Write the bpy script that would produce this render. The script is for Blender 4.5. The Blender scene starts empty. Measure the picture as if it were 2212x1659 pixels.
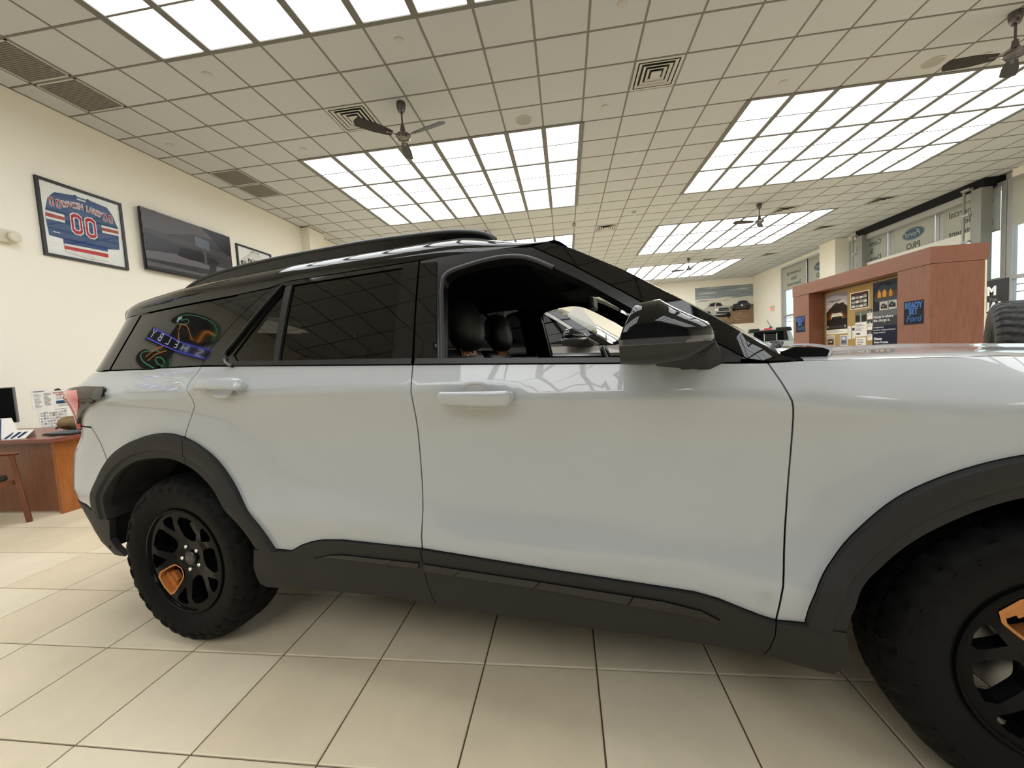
import bpy, bmesh, math, random
from mathutils import Vector, Matrix
from mathutils.geometry import delaunay_2d_cdt
random.seed(7)
SC = bpy.context.scene
COL = SC.collection
PI = math.pi
# ------------------------------------------------------------------ camera
cam = bpy.data.cameras.new('camera'); camo = bpy.data.objects.new('camera', cam); COL.objects.link(camo)
cam.sensor_fit = 'HORIZONTAL'; cam.sensor_width = 36.0; cam.lens = 875.043 / 2212 * 36.0
cam.clip_start = 0.05; cam.clip_end = 400
RX, DN, FW = (0.98969575, 0.13042219, -0.05909632), (-0.04970462, -0.07412872, -0.99600923), (-0.13428244, 0.98868346, -0.0668823)
camo.matrix_world = Matrix([[RX[i], -DN[i], -FW[i], (0, 0, 1.243)[i]] for i in range(3)] + [[0, 0, 0, 1]])
SC.camera = camo
# ------------------------------------------------------------------ world, light, exposure
SC.view_settings.view_transform = 'Standard'; SC.view_settings.look = 'None'
SC.view_settings.exposure = EXPOSURE = 0.0; SC.view_settings.gamma = 1.0; SC.view_settings.use_curve_mapping = False
PANEL_L = 4.75            # radiance of the luminous ceiling panels
SKY_L = 1.5             # hazy bright overcast sky
world = bpy.data.worlds.new('overcast_sky'); SC.world = world; world.use_nodes = True
bg = world.node_tree.nodes['Background']; bg.inputs[0].default_value = (0.86, 0.95, 1.0, 1); bg.inputs[1].default_value = SKY_L
# ------------------------------------------------------------------ colour + materials
def lin(h):
    h = h.lstrip('#'); v = [int(h[i:i + 2], 16) / 255 for i in (0, 2, 4)]
    return tuple(x / 12.92 if x <= .04045 else ((x + .055) / 1.055) ** 2.4 for x in v) + (1.0,)
MATS = {}
def mat(name, colour, rough=.5, metal=0., coat=0., emit=0., spec=.5, noise=0., nscale=8., bump=0., bscale=40., stretch=None, alpha=1., trans=0., coat_rough=.03):
    if name in MATS: return MATS[name]
    m = bpy.data.materials.new(name); m.use_nodes = True; MATS[name] = m
    nt = m.node_tree; b = nt.nodes['Principled BSDF']
    col = lin(colour) if isinstance(colour, str) else tuple(colour) + (1.0,) * (4 - len(colour))
    b.inputs['Base Color'].default_value = col; b.inputs['Roughness'].default_value = rough; b.inputs['Metallic'].default_value = metal
    b.inputs['Coat Weight'].default_value = coat; b.inputs['Coat Roughness'].default_value = coat_rough
    b.inputs['Specular IOR Level'].default_value = spec; b.inputs['Alpha'].default_value = alpha; b.inputs['Transmission Weight'].default_value = trans
    if emit: b.inputs['Emission Color'].default_value = col; b.inputs['Emission Strength'].default_value = emit
    if noise or bump:
        tc = nt.nodes.new('ShaderNodeTexCoord'); mp = nt.nodes.new('ShaderNodeMapping'); nt.links.new(tc.outputs['Object'], mp.inputs[0])
        if stretch: mp.inputs['Scale'].default_value = stretch
    if noise:
        n = nt.nodes.new('ShaderNodeTexNoise'); n.inputs['Scale'].default_value = nscale; n.inputs['Detail'].default_value = 6; nt.links.new(mp.outputs[0], n.inputs['Vector'])
        r = nt.nodes.new('ShaderNodeMapRange'); r.inputs['From Min'].default_value = .3; r.inputs['From Max'].default_value = .7
        r.inputs['To Min'].default_value = 1 - noise; r.inputs['To Max'].default_value = 1 + noise; nt.links.new(n.outputs[0], r.inputs[0])
        x = nt.nodes.new('ShaderNodeVectorMath'); x.operation = 'SCALE'; x.inputs[0].default_value = col[:3]; nt.links.new(r.outputs[0], x.inputs['Scale'])
        nt.links.new(x.outputs[0], b.inputs['Base Color'])
    if bump:
        n2 = nt.nodes.new('ShaderNodeTexNoise'); n2.inputs['Scale'].default_value = bscale; n2.inputs['Detail'].default_value = 4; nt.links.new(mp.outputs[0], n2.inputs['Vector'])
        bp = nt.nodes.new('ShaderNodeBump'); bp.inputs['Strength'].default_value = bump; bp.inputs['Distance'].default_value = .004
        nt.links.new(n2.outputs[0], bp.inputs['Height']); nt.links.new(bp.outputs[0], b.inputs['Normal'])
    return m
def glassmat(name, tint, refl=1.0, rough=.0):
    if name in MATS: return MATS[name]
    m = bpy.data.materials.new(name); m.use_nodes = True; MATS[name] = m; nt = m.node_tree
    for n in list(nt.nodes): nt.nodes.remove(n)
    o = nt.nodes.new('ShaderNodeOutputMaterial'); mx = nt.nodes.new('ShaderNodeMixShader'); t = nt.nodes.new('ShaderNodeBsdfTransparent'); g = nt.nodes.new('ShaderNodeBsdfGlossy')
    f = nt.nodes.new('ShaderNodeFresnel'); f.inputs[0].default_value = 1.5
    ge = nt.nodes.new('ShaderNodeNewGeometry'); io = nt.nodes.new('ShaderNodeMapRange'); io.inputs['To Min'].default_value = 1.5; io.inputs['To Max'].default_value = 1 / 1.5
    nt.links.new(ge.outputs['Backfacing'], io.inputs[0]); nt.links.new(io.outputs[0], f.inputs[0])
    t.inputs[0].default_value = tuple(tint) + (1,); g.inputs['Roughness'].default_value = rough; g.inputs[0].default_value = (refl, refl, refl, 1)
    nt.links.new(f.outputs[0], mx.inputs[0]); nt.links.new(t.outputs[0], mx.inputs[1]); nt.links.new(g.outputs[0], mx.inputs[2]); nt.links.new(mx.outputs[0], o.inputs[0])
    return m
def emat(name, colour, strength):
    return mat(name, colour, emit=strength, rough=.6)
# ------------------------------------------------------------------ mesh helpers
class MB:
    def __init__(s): s.v = []; s.f = []; s.m = []
    def add(s, vs, fs, mi=0):
        b = len(s.v); s.v += [tuple(p) for p in vs]; s.f += [tuple(i + b for i in f) for f in fs]; s.m += [mi] * len(fs); return s
    def box(s, lo, hi, mi=0, bev=0.):
        (a, b, c), (d, e, f) = lo, hi
        if bev <= 0:
            return s.add([(a, b, c), (d, b, c), (d, e, c), (a, e, c), (a, b, f), (d, b, f), (d, e, f), (a, e, f)],
                         [(0, 3, 2, 1), (4, 5, 6, 7), (0, 1, 5, 4), (1, 2, 6, 5), (2, 3, 7, 6), (3, 0, 4, 7)], mi)
        bm = bmesh.new(); bmesh.ops.create_cube(bm, size=1)
        for v in bm.verts: v.co = Vector(((a + d) / 2 + v.co.x * (d - a), (b + e) / 2 + v.co.y * (e - b), (c + f) / 2 + v.co.z * (f - c)))
        bmesh.ops.bevel(bm, geom=list(bm.edges), offset=bev, segments=2, affect='EDGES', profile=.5)
        bm.verts.index_update(); s.add([v.co[:] for v in bm.verts], [[v.index for v in f.verts] for f in bm.faces], mi); bm.free(); return s
    def grid(s, fn, nu, nv, mi=0, flip=False, closeu=False):
        vs = [fn(i / nu, j / nv) for i in range(nu + (0 if closeu else 1)) for j in range(nv + 1)]; fs = []
        n = nv + 1; tot = nu if closeu else nu + 1
        for i in range(nu):
            for j in range(nv):
                a, b, c, d = i * n + j, ((i + 1) % tot) * n + j, ((i + 1) % tot) * n + j + 1, i * n + j + 1
                fs.append((a, d, c, b) if flip else (a, b, c, d))
        return s.add(vs, fs, mi)
    def lathe(s, prof, n=24, axis='z', at=(0, 0, 0), mi=0, capped=True):
        vs = []; fs = []
        for r, h in prof:
            for k in range(n):
                a = 2 * PI * k / n; p = (r * math.cos(a), r * math.sin(a), h)
                if axis == 'y': p = (p[0], h, p[1])
                if axis == 'x': p = (h, p[0], p[1])
                vs.append((p[0] + at[0], p[1] + at[1], p[2] + at[2]))
        for i in range(len(prof) - 1):
            for k in range(n):
                a, b = i * n + k, i * n + (k + 1) % n; fs.append((a, b, b + n, a + n))
        if capped: fs.append(tuple(range(n))[::-1]); fs.append(tuple((len(prof) - 1) * n + k for k in range(n)))
        return s.add(vs, fs, mi)
    def tube(s, pts, r, n=8, mi=0, ry=None, cap=True):
        pts = [Vector(p) for p in pts]; vs = []; fs = []
        rs = r if isinstance(r, (list, tuple)) else [r] * len(pts)
        for i, p in enumerate(pts):
            t = (pts[min(i + 1, len(pts) - 1)] - pts[max(i - 1, 0)]).normalized()
            up = Vector((0, 0, 1)) if abs(t.z) < .95 else Vector((0, 1, 0))
            a = t.cross(up).normalized(); b = a.cross(t).normalized()
            q = (ry if ry else rs[i])
            for k in range(n):
                w = 2 * PI * k / n; vs.append(p + a * math.cos(w) * rs[i] + b * math.sin(w) * q)
        for i in range(len(pts) - 1):
            for k in range(n):
                a, b = i * n + k, i * n + (k + 1) % n; fs.append((a, b, b + n, a + n))
        if cap: fs.append(tuple(range(n))[::-1]); fs.append(tuple((len(pts) - 1) * n + k for k in range(n)))
        return s.add(vs, fs, mi)
    def prism(s, poly, h0, h1, mi=0, fn=None):      # poly in xy, extruded z h0..h1 ; fn maps (x,y,z)
        fn = fn or (lambda x, y, z: (x, y, z)); n = len(poly)
        vs = [fn(x, y, h0) for x, y in poly] + [fn(x, y, h1) for x, y in poly]
        return s.add(vs, [tuple(range(n))[::-1], tuple(range(n, 2 * n))] + [(i, (i + 1) % n, n + (i + 1) % n, n + i) for i in range(n)], mi)
    def build(s, name, mats, parent=None, smooth=False, kind=None):
        me = bpy.data.meshes.new(name); me.from_pydata(s.v, [], s.f)
        for m in (mats if isinstance(mats, (list, tuple)) else [mats]): me.materials.append(m)
        me.polygons.foreach_set('material_index', s.m)
        bm = bmesh.new(); bm.from_mesh(me); bmesh.ops.recalc_face_normals(bm, faces=bm.faces); bm.to_mesh(me); bm.free()
        if smooth: me.polygons.foreach_set('use_smooth', [True] * len(me.polygons)); me.set_sharp_from_angle(angle=math.radians(smooth if smooth > 1 else 40))
        o = bpy.data.objects.new(name, me); COL.objects.link(o)
        if parent: o.parent = parent
        if kind: o['kind'] = kind
        return o
def empty(name, loc=(0, 0, 0), rz=0., mtx=None):
    o = bpy.data.objects.new(name, None); COL.objects.link(o); o.empty_display_size = .1
    if mtx is not None: o.matrix_world = mtx
    else: o.location = loc; o.rotation_euler = (0, 0, rz)
    return o
def tag(o, label, cat, group=None):
    o['label'] = label; o['category'] = cat
    if group: o['group'] = group
    return o
def copy_tree(o, parent=None):
    c = o.copy(); COL.objects.link(c)
    if parent: c.parent = parent
    for ch in o.children: copy_tree(ch, c)
    return c
FR = {'left': ((0, 1, 0), (0, 0, 1), (1, 0, 0)), 'kiosk': ((0, -1, 0), (0, 0, 1), (-1, 0, 0)), 'far': ((1, 0, 0), (0, 0, 1), (0, -1, 0)), 'out': ((0, 1, 0), (0, 0, 1), (1, 0, 0)), 'near': ((-1, 0, 0), (0, 0, 1), (0, 1, 0))}
def frame(kind, p):
    x, y, z = FR[kind]; return Matrix([[x[i], y[i], z[i], p[i]] for i in range(3)] + [[0, 0, 0, 1]])
def text(body, size, m, parent, x, y, z, align='CENTER', shear=0., bold=0., extrude=.0004, sx=1., rot=0., name='lettering', mtx=None, space=1.):
    cu = bpy.data.curves.new(name, 'FONT'); cu.body = body; cu.size = size; cu.align_x = align; cu.align_y = 'CENTER'
    cu.shear = shear; cu.offset = bold; cu.extrude = extrude; cu.resolution_u = 3; cu.space_line = .95; cu.space_character = space
    t = bpy.data.objects.new(name, cu); COL.objects.link(t)
    me = bpy.data.meshes.new_from_object(t.evaluated_get(bpy.context.evaluated_depsgraph_get())); bpy.data.objects.remove(t); bpy.data.curves.remove(cu)
    me.materials.clear(); me.materials.append(m); me.name = name
    o = bpy.data.objects.new(name, me); COL.objects.link(o)
    M = Matrix.Translation((x, y, z)) @ Matrix.Rotation(rot, 4, 'Z') @ Matrix.Diagonal((sx, 1, 1, 1))
    if mtx is not None: M = mtx @ M
    if parent: o.parent = parent
    o.matrix_local = M
    return o
def catmull(P, n=6, closed=False):
    out = []; N = len(P)
    for i in range(N if closed else N - 1):
        g = (lambda k: P[k % N]) if closed else (lambda k: P[max(0, min(N - 1, k))])
        a, b, c, d = g(i - 1), g(i), g(i + 1), g(i + 2)
        for k in range(n):
            t = k / n
            out.append(tuple(.5 * (2 * b[q] + (c[q] - a[q]) * t + (2 * a[q] - 5 * b[q] + 4 * c[q] - d[q]) * t * t + (3 * b[q] - a[q] - 3 * c[q] + d[q]) * t ** 3) for q in range(len(b))))
    if not closed: out.append(tuple(P[-1]))
    return out
def resample(P, n):
    L = [0.]
    for a, b in zip(P, P[1:]): L.append(L[-1] + math.dist(a, b))
    out = []; j = 0
    for k in range(n):
        t = L[-1] * k / (n - 1)
        while j < len(L) - 2 and L[j + 1] < t: j += 1
        w = (t - L[j]) / max(1e-9, L[j + 1] - L[j]); out.append(tuple(P[j][q] + (P[j + 1][q] - P[j][q]) * w for q in range(len(P[0]))))
    return out
def lerp(T, v):
    if v <= T[0][0]: return T[0][1]
    for (a, b), (c, d) in zip(T, T[1:]):
        if v <= c: return b + (d - b) * (v - a) / (c - a)
    return T[-1][1]
# ------------------------------------------------------------------ palette
def woodmat(name, c1, c2, stretch=(3, 3, .5)):
    m = mat(name, c1, rough=.38, coat=.2, coat_rough=.2); nt = m.node_tree; b = nt.nodes['Principled BSDF']
    tc = nt.nodes.new('ShaderNodeTexCoord'); mp = nt.nodes.new('ShaderNodeMapping'); mp.inputs['Scale'].default_value = stretch; nt.links.new(tc.outputs['Object'], mp.inputs[0])
    n = nt.nodes.new('ShaderNodeTexNoise'); n.inputs['Scale'].default_value = 9; n.inputs['Detail'].default_value = 8; n.inputs['Roughness'].default_value = .65; n.inputs['Distortion'].default_value = .6; nt.links.new(mp.outputs[0], n.inputs[0])
    r = nt.nodes.new('ShaderNodeValToRGB'); r.color_ramp.elements[0].position = .3; r.color_ramp.elements[1].position = .7; r.color_ramp.elements[0].color = lin(c2); r.color_ramp.elements[1].color = lin(c1)
    nt.links.new(n.outputs[0], r.inputs[0]); nt.links.new(r.outputs[0], b.inputs['Base Color']); return m
M_wall = mat('cream_wall_paint', '#f6f1e4', rough=.75, bump=.05, bscale=120)
M_white_paint = mat('white_car_paint', (.415, .438, .452), rough=.3, coat=1., spec=.5, coat_rough=.01)
M_black_paint = mat('black_gloss_paint', (.004, .004, .004), rough=.06, coat=.35)
M_gloss_black = mat('gloss_black_trim', (.003, .003, .0033), rough=.03, coat=.2, spec=.42)
M_plastic = mat('dark_grey_grained_plastic', (.015, .0145, .0142), rough=.6, spec=.35, bump=.15, bscale=400)
M_wheel = mat('gloss_black_wheel', (.004, .004, .0045), rough=.14, spec=.08)
M_satin = mat('satin_black_trim', (.012, .012, .013), rough=.35)
M_cabin = mat('black_cabin_lining', (.0045, .0045, .005), rough=.8)
M_rubber = mat('tyre_rubber', (.0042, .0042, .0042), rough=.65, spec=.14)
M_copper = mat('copper_orange_insert', (.50, .20, .055), rough=.3, metal=.35)
M_chrome = mat('polished_metal', (.75, .75, .75), rough=.12, metal=1.)
M_steel = mat('brushed_steel', (.32, .32, .32), rough=.35, metal=1.)
M_tint = glassmat('privacy_glass', (.055, .055, .052), .95)
M_clear = glassmat('clear_glass', (.82, .86, .84), .9)
M_framegl = glassmat('picture_glass', (.97, .98, .97), .22)
M_winglass = glassmat('window_pane_glass', (.93, .96, .96), .9)
M_leather = mat('black_leather', (.012, .012, .013), rough=.45, bump=.1, bscale=200)
M_white = mat('white_paper', '#f1efe8', rough=.7)
M_black = mat('matt_black', (.012, .012, .012), rough=.6)
M_blackframe = mat('black_picture_frame', (.008, .008, .009), rough=.4)
M_alu = mat('anodised_aluminium', (.42, .42, .41), rough=.45, metal=.3)
M_whitemetal = mat('white_enamel', (.72, .72, .70), rough=.4)
M_grille = mat('grey_return_grille', (.20, .185, .16), rough=.6)
M_cherry = woodmat('cherry_veneer', '#8e5b45', '#7a4a37')
M_deskwood = woodmat('honey_cherry_desk', '#b06a2e', '#94531f')
M_desktop = woodmat('desk_top_veneer', '#8f5240', '#7d4434')
M_deskdark = woodmat('brown_desk_panel', '#8a5026', '#70401e')
M_chairwood = woodmat('chair_wood', '#7a452c', '#603420')
# ================================================================== ROOM
XL, XR_W, YB, YF, ZC = -6.6, 10.5, -7.5, 24.4, 4.889
TS = .6096
def CX(c):
    if c <= 8: return (c - 7.278) * TS
    if c <= 12.1: return (8 - 7.278) * TS + (c - 8) * TS
    return (c - 7.278) * TS
def CY(r): return (r + 11.183) * TS
XCOLS = [-3.55, -3] + list(range(-2, 9)) + [9.025, 10.05, 11.075] + [12.1 + k for k in range(13)] + [24.6]
XB = [CX(c) for c in XCOLS]
RROWS = list(range(-23, 33)); YBNDS = [CY(r) for r in RROWS]
def cell_of(c, r):
    x = CX(c); y = CY(r)
    return next(i for i in range(len(XB) - 1) if XB[i] <= x < XB[i + 1]), next(j for j in range(len(YBNDS) - 1) if YBNDS[j] <= y < YBNDS[j + 1])
CAMP = Vector((0, 0, 1.243)); RXv, DNv, FWv = Vector(RX), Vector(DN), Vector(FW)
def seen(p):                       # rough size ranking of a piece in the photograph's view
    d = Vector(p) - CAMP; z = d.dot(FWv)
    return z > .3 and abs(d.dot(RXv)) / z < 1.36 and abs(d.dot(DNv)) / z < 1.05
def pieces(parent, name, items, mats, nmax=300):   # items: (centre, size(x,y), height, rank) ; alike pieces share mesh data
    items.sort(key=lambda t: t[3]); cache = {}; rest = MB()
    for i, (c, s, h, rk) in enumerate(items):
        key = (round(s[0], 3), round(s[1], 3), i % len(mats))
        if i < nmax and rk < 1e5:
            if key not in cache:
                mb = MB(); b = .004; x, y = s[0] / 2, s[1] / 2; sg = 1 if h > 0 else -1
                vs = [(-x, -y, 0), (x, -y, 0), (x, y, 0), (-x, y, 0), (-x, -y, h - sg * .002), (x, -y, h - sg * .002), (x, y, h - sg * .002), (-x, y, h - sg * .002), (-x + b, -y + b, h), (x - b, -y + b, h), (x - b, y - b, h), (-x + b, y - b, h)]
                mb.add(vs, [(0, 1, 5, 4), (1, 2, 6, 5), (2, 3, 7, 6), (3, 0, 4, 7), (4, 5, 9, 8), (5, 6, 10, 9), (6, 7, 11, 10), (7, 4, 8, 11), (8, 9, 10, 11)])
                o = mb.build(name, mats[key[2]], parent); cache[key] = o.data
            else:
                o = bpy.data.objects.new(name, cache[key]); COL.objects.link(o); o.parent = parent
            o.location = c
        else:
            x, y = s[0] / 2, s[1] / 2; lo = (c[0] - x, c[1] - y, min(c[2], c[2] + h)); hi = (c[0] + x, c[1] + y, max(c[2], c[2] + h)); rest.box(lo, hi)
    if rest.v: rest.build(name, mats[0], parent, kind='stuff')
# ---- floor
fl = MB().box((XL - .3, YB - .3, -.12), (XR_W + .3, YF + .3, -.006)).build('floor', mat('brown_grout', '#5a4c3c', rough=.9), kind='structure')
def tilemat(name, c):
    m = mat(name, c, rough=.42, noise=.10, nscale=1.7, spec=.45); nt = m.node_tree; b = nt.nodes['Principled BSDF']
    n = nt.nodes.new('ShaderNodeTexNoise'); n.inputs['Scale'].default_value = 5; n.inputs['Detail'].default_value = 8; g = nt.nodes.new('ShaderNodeNewGeometry'); nt.links.new(g.outputs['Position'], n.inputs[0])
    for nd in nt.nodes:
        if nd.type == 'TEX_NOISE' and nd is not n:
            for l in list(nd.inputs['Vector'].links): nt.links.remove(l)
            nt.links.new(g.outputs['Position'], nd.inputs['Vector']); nd.inputs['Roughness'].default_value = .65; nd.inputs['Detail'].default_value = 9
    r = nt.nodes.new('ShaderNodeMapRange'); r.inputs['To Min'].default_value = .3; r.inputs['To Max'].default_value = .55; nt.links.new(n.outputs[0], r.inputs[0]); nt.links.new(r.outputs[0], b.inputs['Roughness']); return m
TM = [tilemat('beige_floor_tile_a', '#dccfb3'), tilemat('beige_floor_tile_b', '#d8caae'), tilemat('beige_floor_tile_c', '#dfd3b9')]
TX, TY, FX0, FY0 = .45, .4457, -2.6397, 1.5372
it = []
for i in range(-10, 31):
    for j in range(-21, 54):
        x, y = FX0 + (i + .5) * TX, FY0 + (j + .5) * TY
        if x - TX / 2 < XL + .01: continue
        if x + TX / 2 > XR_W or y + TY / 2 > YF or y - TY / 2 < YB: continue
        rk = (Vector((x, y, 0)) - CAMP).length if seen((x, y, 0)) or seen((x + .2, y + .3, 0)) or seen((x - .2, y + .3, 0)) else 1e6
        it.append(((x, y, -.008), (TX - .006, TY - .006), .008, rk))
pieces(fl, 'floor_tile', it, TM)
# ---- walls
def wall(name, lo, hi, m=M_wall): return MB().box(lo, hi).build(name, m, kind='structure')
wall('wall_left', (XL - .2, YB, -.01), (XL, YF, ZC + .15)); wall('wall_far', (XL - .2, YF, -.01), (XR_W + .2, YF + .2, ZC + .15)); wall('wall_near', (XL - .2, YB - .2, -.01), (XR_W + .2, YB, ZC + .15), mat('grey_rear_wall', '#55565a', rough=.8))
# wall pier on the left wall (two faces seen above the car roof)
wall('trim_1', (XL, 9.9, 0), (-6.37, 10.55, ZC - .02))
# right wall: pieces around the storefront glazing (x = 10.5)
wr = MB(); wr.box((XR_W, 21.5, 0), (XR_W + .25, YF, ZC + .1)); wr.box((XR_W, YB, 0), (XR_W + .25, 8.15, ZC + .1)); wr.box((XR_W, 8.15, 4.72), (XR_W + .25, 11.2, ZC + .1)); wr.box((XR_W, 16.0, 4.78), (XR_W + .25, 21.5, ZC + .1)); wr.box((XR_W, 8.15, -.01), (XR_W + .25, 21.5, .25))
wr.box((XR_W + .2, 11.2, 4.65), (XR_W + .45, 16.0, ZC + .1))
wr.build('wall_right', M_wall, kind='structure')
wall('trim_2', (10.05, 16.72, 0), (XR_W + .1, 17.65, ZC - .01))
MB().box((XR_W - .25, 11.55, 4.66), (XR_W + .2, 15.95, 4.90)).build('dark_gap', mat('gap_shade_black', (.004, .005, .009), rough=.9), kind='structure')  # solid block; the darkness of the gap is put into its colour
# ---- ceiling with lay-in tiles
M_ct = mat('mineral_ceiling_tile', '#c4c6c5', rough=.9, bump=.25, bscale=300)
cl = MB().box((XL - .2, YB - .2, ZC + .03), (XR_W + .6, YF + .2, ZC + .2)).build('ceiling', mat('plenum', (.3, .3, .28), rough=.9), kind='structure')
taken = set()
LIGHTS = []
for (c0, tagc) in ((0, 'L'), (12.1, 'R')):
    for r0 in (-20, -10, 0, 10, 20):
        LIGHTS.append((c0, r0))
        for i in range(8):
            for j in range(6): taken.add(cell_of(c0 + i + .5, r0 + j + .5))
VENTS = [(2.5, -1.5), (9.5, -1.5), (9.5, 9.5), (17.6, 9.5), (21.6, 9.5), (21.6, 13.5), (21.6, 19.5), (17.6, 19.5), (9.5, 19.5)]
GRILLES = [(-2.5, -4.5), (-2.5, -3.5), (-2.5, .5), (-2.5, 1.5)]
for c, r in VENTS + GRILLES: taken.add(cell_of(c, r))
it = []
for i in range(len(XB) - 1):
    for j in range(len(YBNDS) - 1):
        if (i, j) in taken: continue
        y0, y1 = max(YBNDS[j], YB), min(YBNDS[j + 1], YF)
        if y1 - y0 < .05: continue
        x, y = (XB[i] + XB[i + 1]) / 2, (y0 + y1) / 2
        rk = (Vector((x, y, ZC)) - CAMP).length if any(seen((x + a, y + b, ZC)) for a, b in ((0, 0), (.3, .3), (-.3, .3), (.3, -.3))) else 1e6
        it.append(((x, y, ZC + .012), (XB[i + 1] - XB[i] - .022, y1 - y0 - .022), -.010, rk))
pieces(cl, 'ceiling_tile', it, [M_ct])
gb = MB()
for x in XB[1:-1]: gb.box((x - .012, YB, ZC), (x + .012, YF, ZC + .03))
for y in YBNDS:
    if YB < y < YF: gb.box((XL, y - .0115, ZC - .001), (XR_W, y + .0115, ZC + .03))
gb.box((XL, YB, ZC - .002), (XL + .02, YF, ZC + .03)); gb.box((XL, YF - .02, ZC - .002), (XR_W, YF, ZC + .03))
gb.build('grid_bar', mat('ceiling_grid_bar', '#77726a', rough=.6), cl, kind='stuff')
# ---- luminous ceiling panels: 8 x 3 diffusers each
M_diff = bpy.data.materials.new('lit_acrylic_diffuser'); M_diff.use_nodes = True
_nt = M_diff.node_tree
for n in list(_nt.nodes): _nt.nodes.remove(n)
_e = _nt.nodes.new('ShaderNodeEmission'); _e.inputs[0].default_value = (.975, .99, 1.0, 1); _e.inputs[1].default_value = PANEL_L; _o = _nt.nodes.new('ShaderNodeOutputMaterial'); _nt.links.new(_e.outputs[0], _o.inputs[0])
M_tbar = mat('grey_light_tee', '#6d6a61', rough=.5)
LL = {(0, -10): 'large luminous ceiling panel at the top left edge, nearest the camera', (0, 0): 'large luminous ceiling panel right behind the three blade fan, over the car roof', (0, 10): 'luminous ceiling panel just peeking over the black car roof', (0, 20): 'farthest luminous ceiling panel of the left row, behind the car roof',
      (12.1, -10): 'luminous ceiling panel above the camera at right, nearest of the right row', (12.1, 0): 'largest luminous ceiling panel of the right row, above the wooden display wall', (12.1, 10): 'second luminous ceiling panel of the right row, with a fan hanging before it', (12.1, 20): 'farthest luminous ceiling panel of the right row, near the truck mural',
      (0, -20): 'luminous ceiling panel behind the camera over the left side', (12.1, -20): 'luminous ceiling panel behind the camera over the right side'}
dq = MB().box((-(TS / 2 - .024), -(TS - .012), 0), (TS / 2 - .024, TS - .012, .012)).build('diffuser', M_diff); dmesh = dq.data; bpy.data.objects.remove(dq)
for c0, r0 in LIGHTS:
    t = empty('ceiling_light', (CX(c0 + 4), CY(r0 + 3), ZC)); tag(t, LL[(c0, r0)], 'ceiling light', 'luminous ceiling panels')
    fb = MB()
    for i in range(9): x = (i - 4) * TS; fb.box((x - .040, -3 * TS, -.012), (x + .040, 3 * TS, .025))
    for j in range(4): y = (j - 1.5) * 2 * TS; fb.box((-4 * TS, y - .027, -.010), (4 * TS, y + .027, .025))
    fb.build('frame', M_tbar, t)
    for i in range(8):
        for j in range(3):
            d = bpy.data.objects.new('diffuser', dmesh); COL.objects.link(d); d.parent = t; d.location = ((i - 3.5) * TS, (j - 1) * 2 * TS, .004)
# ---- air diffusers
M_vent = mat('white_vent_enamel', '#bebcb5', rough=.45); M_dark = mat('duct_dark', (.02, .019, .017), rough=.9)
VL = ['square louvred air diffuser behind the nearest three blade fan', 'square louvred air diffuser in the middle top of the ceiling, alone', 'small square air diffuser left of the motion sensor, over the car roof', 'square air diffuser right beside the second fan and its light panel', 'square air diffuser above the garage door, nearest the windows',
      'square air diffuser second from the garage door along the window side', 'small far air diffuser near the window corner', 'far air diffuser beside the farthest fan', 'far square air diffuser in the distance over the windshield']
vm = None
for (c, r), lb in zip(VENTS, VL):
    i, j = cell_of(c, r); x, y = (XB[i] + XB[i + 1]) / 2, (YBNDS[j] + YBNDS[j + 1]) / 2
    if vm is None:
        vm = empty('air_diffuser'); o = vm
        MB().box((-.29, -.29, .012), (.29, .29, .10)).build('duct_box', M_dark, vm)
        fm = MB()
        for (a, b, z0, z1) in ((.297, .262, -.004, -.004),): fm.add([(-a, -a, z0), (a, -a, z0), (a, a, z0), (-a, a, z0), (-b, -b, z1), (b, -b, z1), (b, b, z1), (-b, b, z1), (-a, -a, .011), (a, -a, .011), (a, a, .011), (-a, a, .011)], [(0, 1, 5, 4), (1, 2, 6, 5), (2, 3, 7, 6), (3, 0, 4, 7), (0, 8, 9, 1), (1, 9, 10, 2), (2, 10, 11, 3), (3, 11, 8, 0)])
        fm.build('frame', M_vent, vm)
        for a in (.245, .185, .125):
            b = a - .034; ring = MB(); z0, z1 = -.006, .004
            vs = [(-a, -a, z0), (a, -a, z0), (a, a, z0), (-a, a, z0), (-b, -b, z1), (b, -b, z1), (b, b, z1), (-b, b, z1)]
            vs += [(p[0] * .985, p[1] * .985, p[2] + .004) for p in vs]
            ring.add(vs, [(0, 1, 5, 4), (1, 2, 6, 5), (2, 3, 7, 6), (3, 0, 4, 7), (8, 12, 13, 9), (9, 13, 14, 10), (10, 14, 15, 11), (11, 15, 12, 8), (0, 8, 9, 1), (1, 9, 10, 2), (2, 10, 11, 3), (3, 11, 8, 0)])
            ring.build('louvre', M_vent, vm)
        MB().box((-.065, -.065, -.012), (.065, .065, -.004)).build('centre_plate', M_vent, vm)
    else: o = copy_tree(vm)
    o.location = (x, y, ZC); tag(o, lb, 'air vent', 'square ceiling air diffusers')
GL = ['dark return air grille at the top left edge of the ceiling', 'dark return air grille beside the top left one, nearer the jersey', 'dark return air grille above the television, left of its pair', 'dark return air grille above the television, right of its pair']
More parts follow.
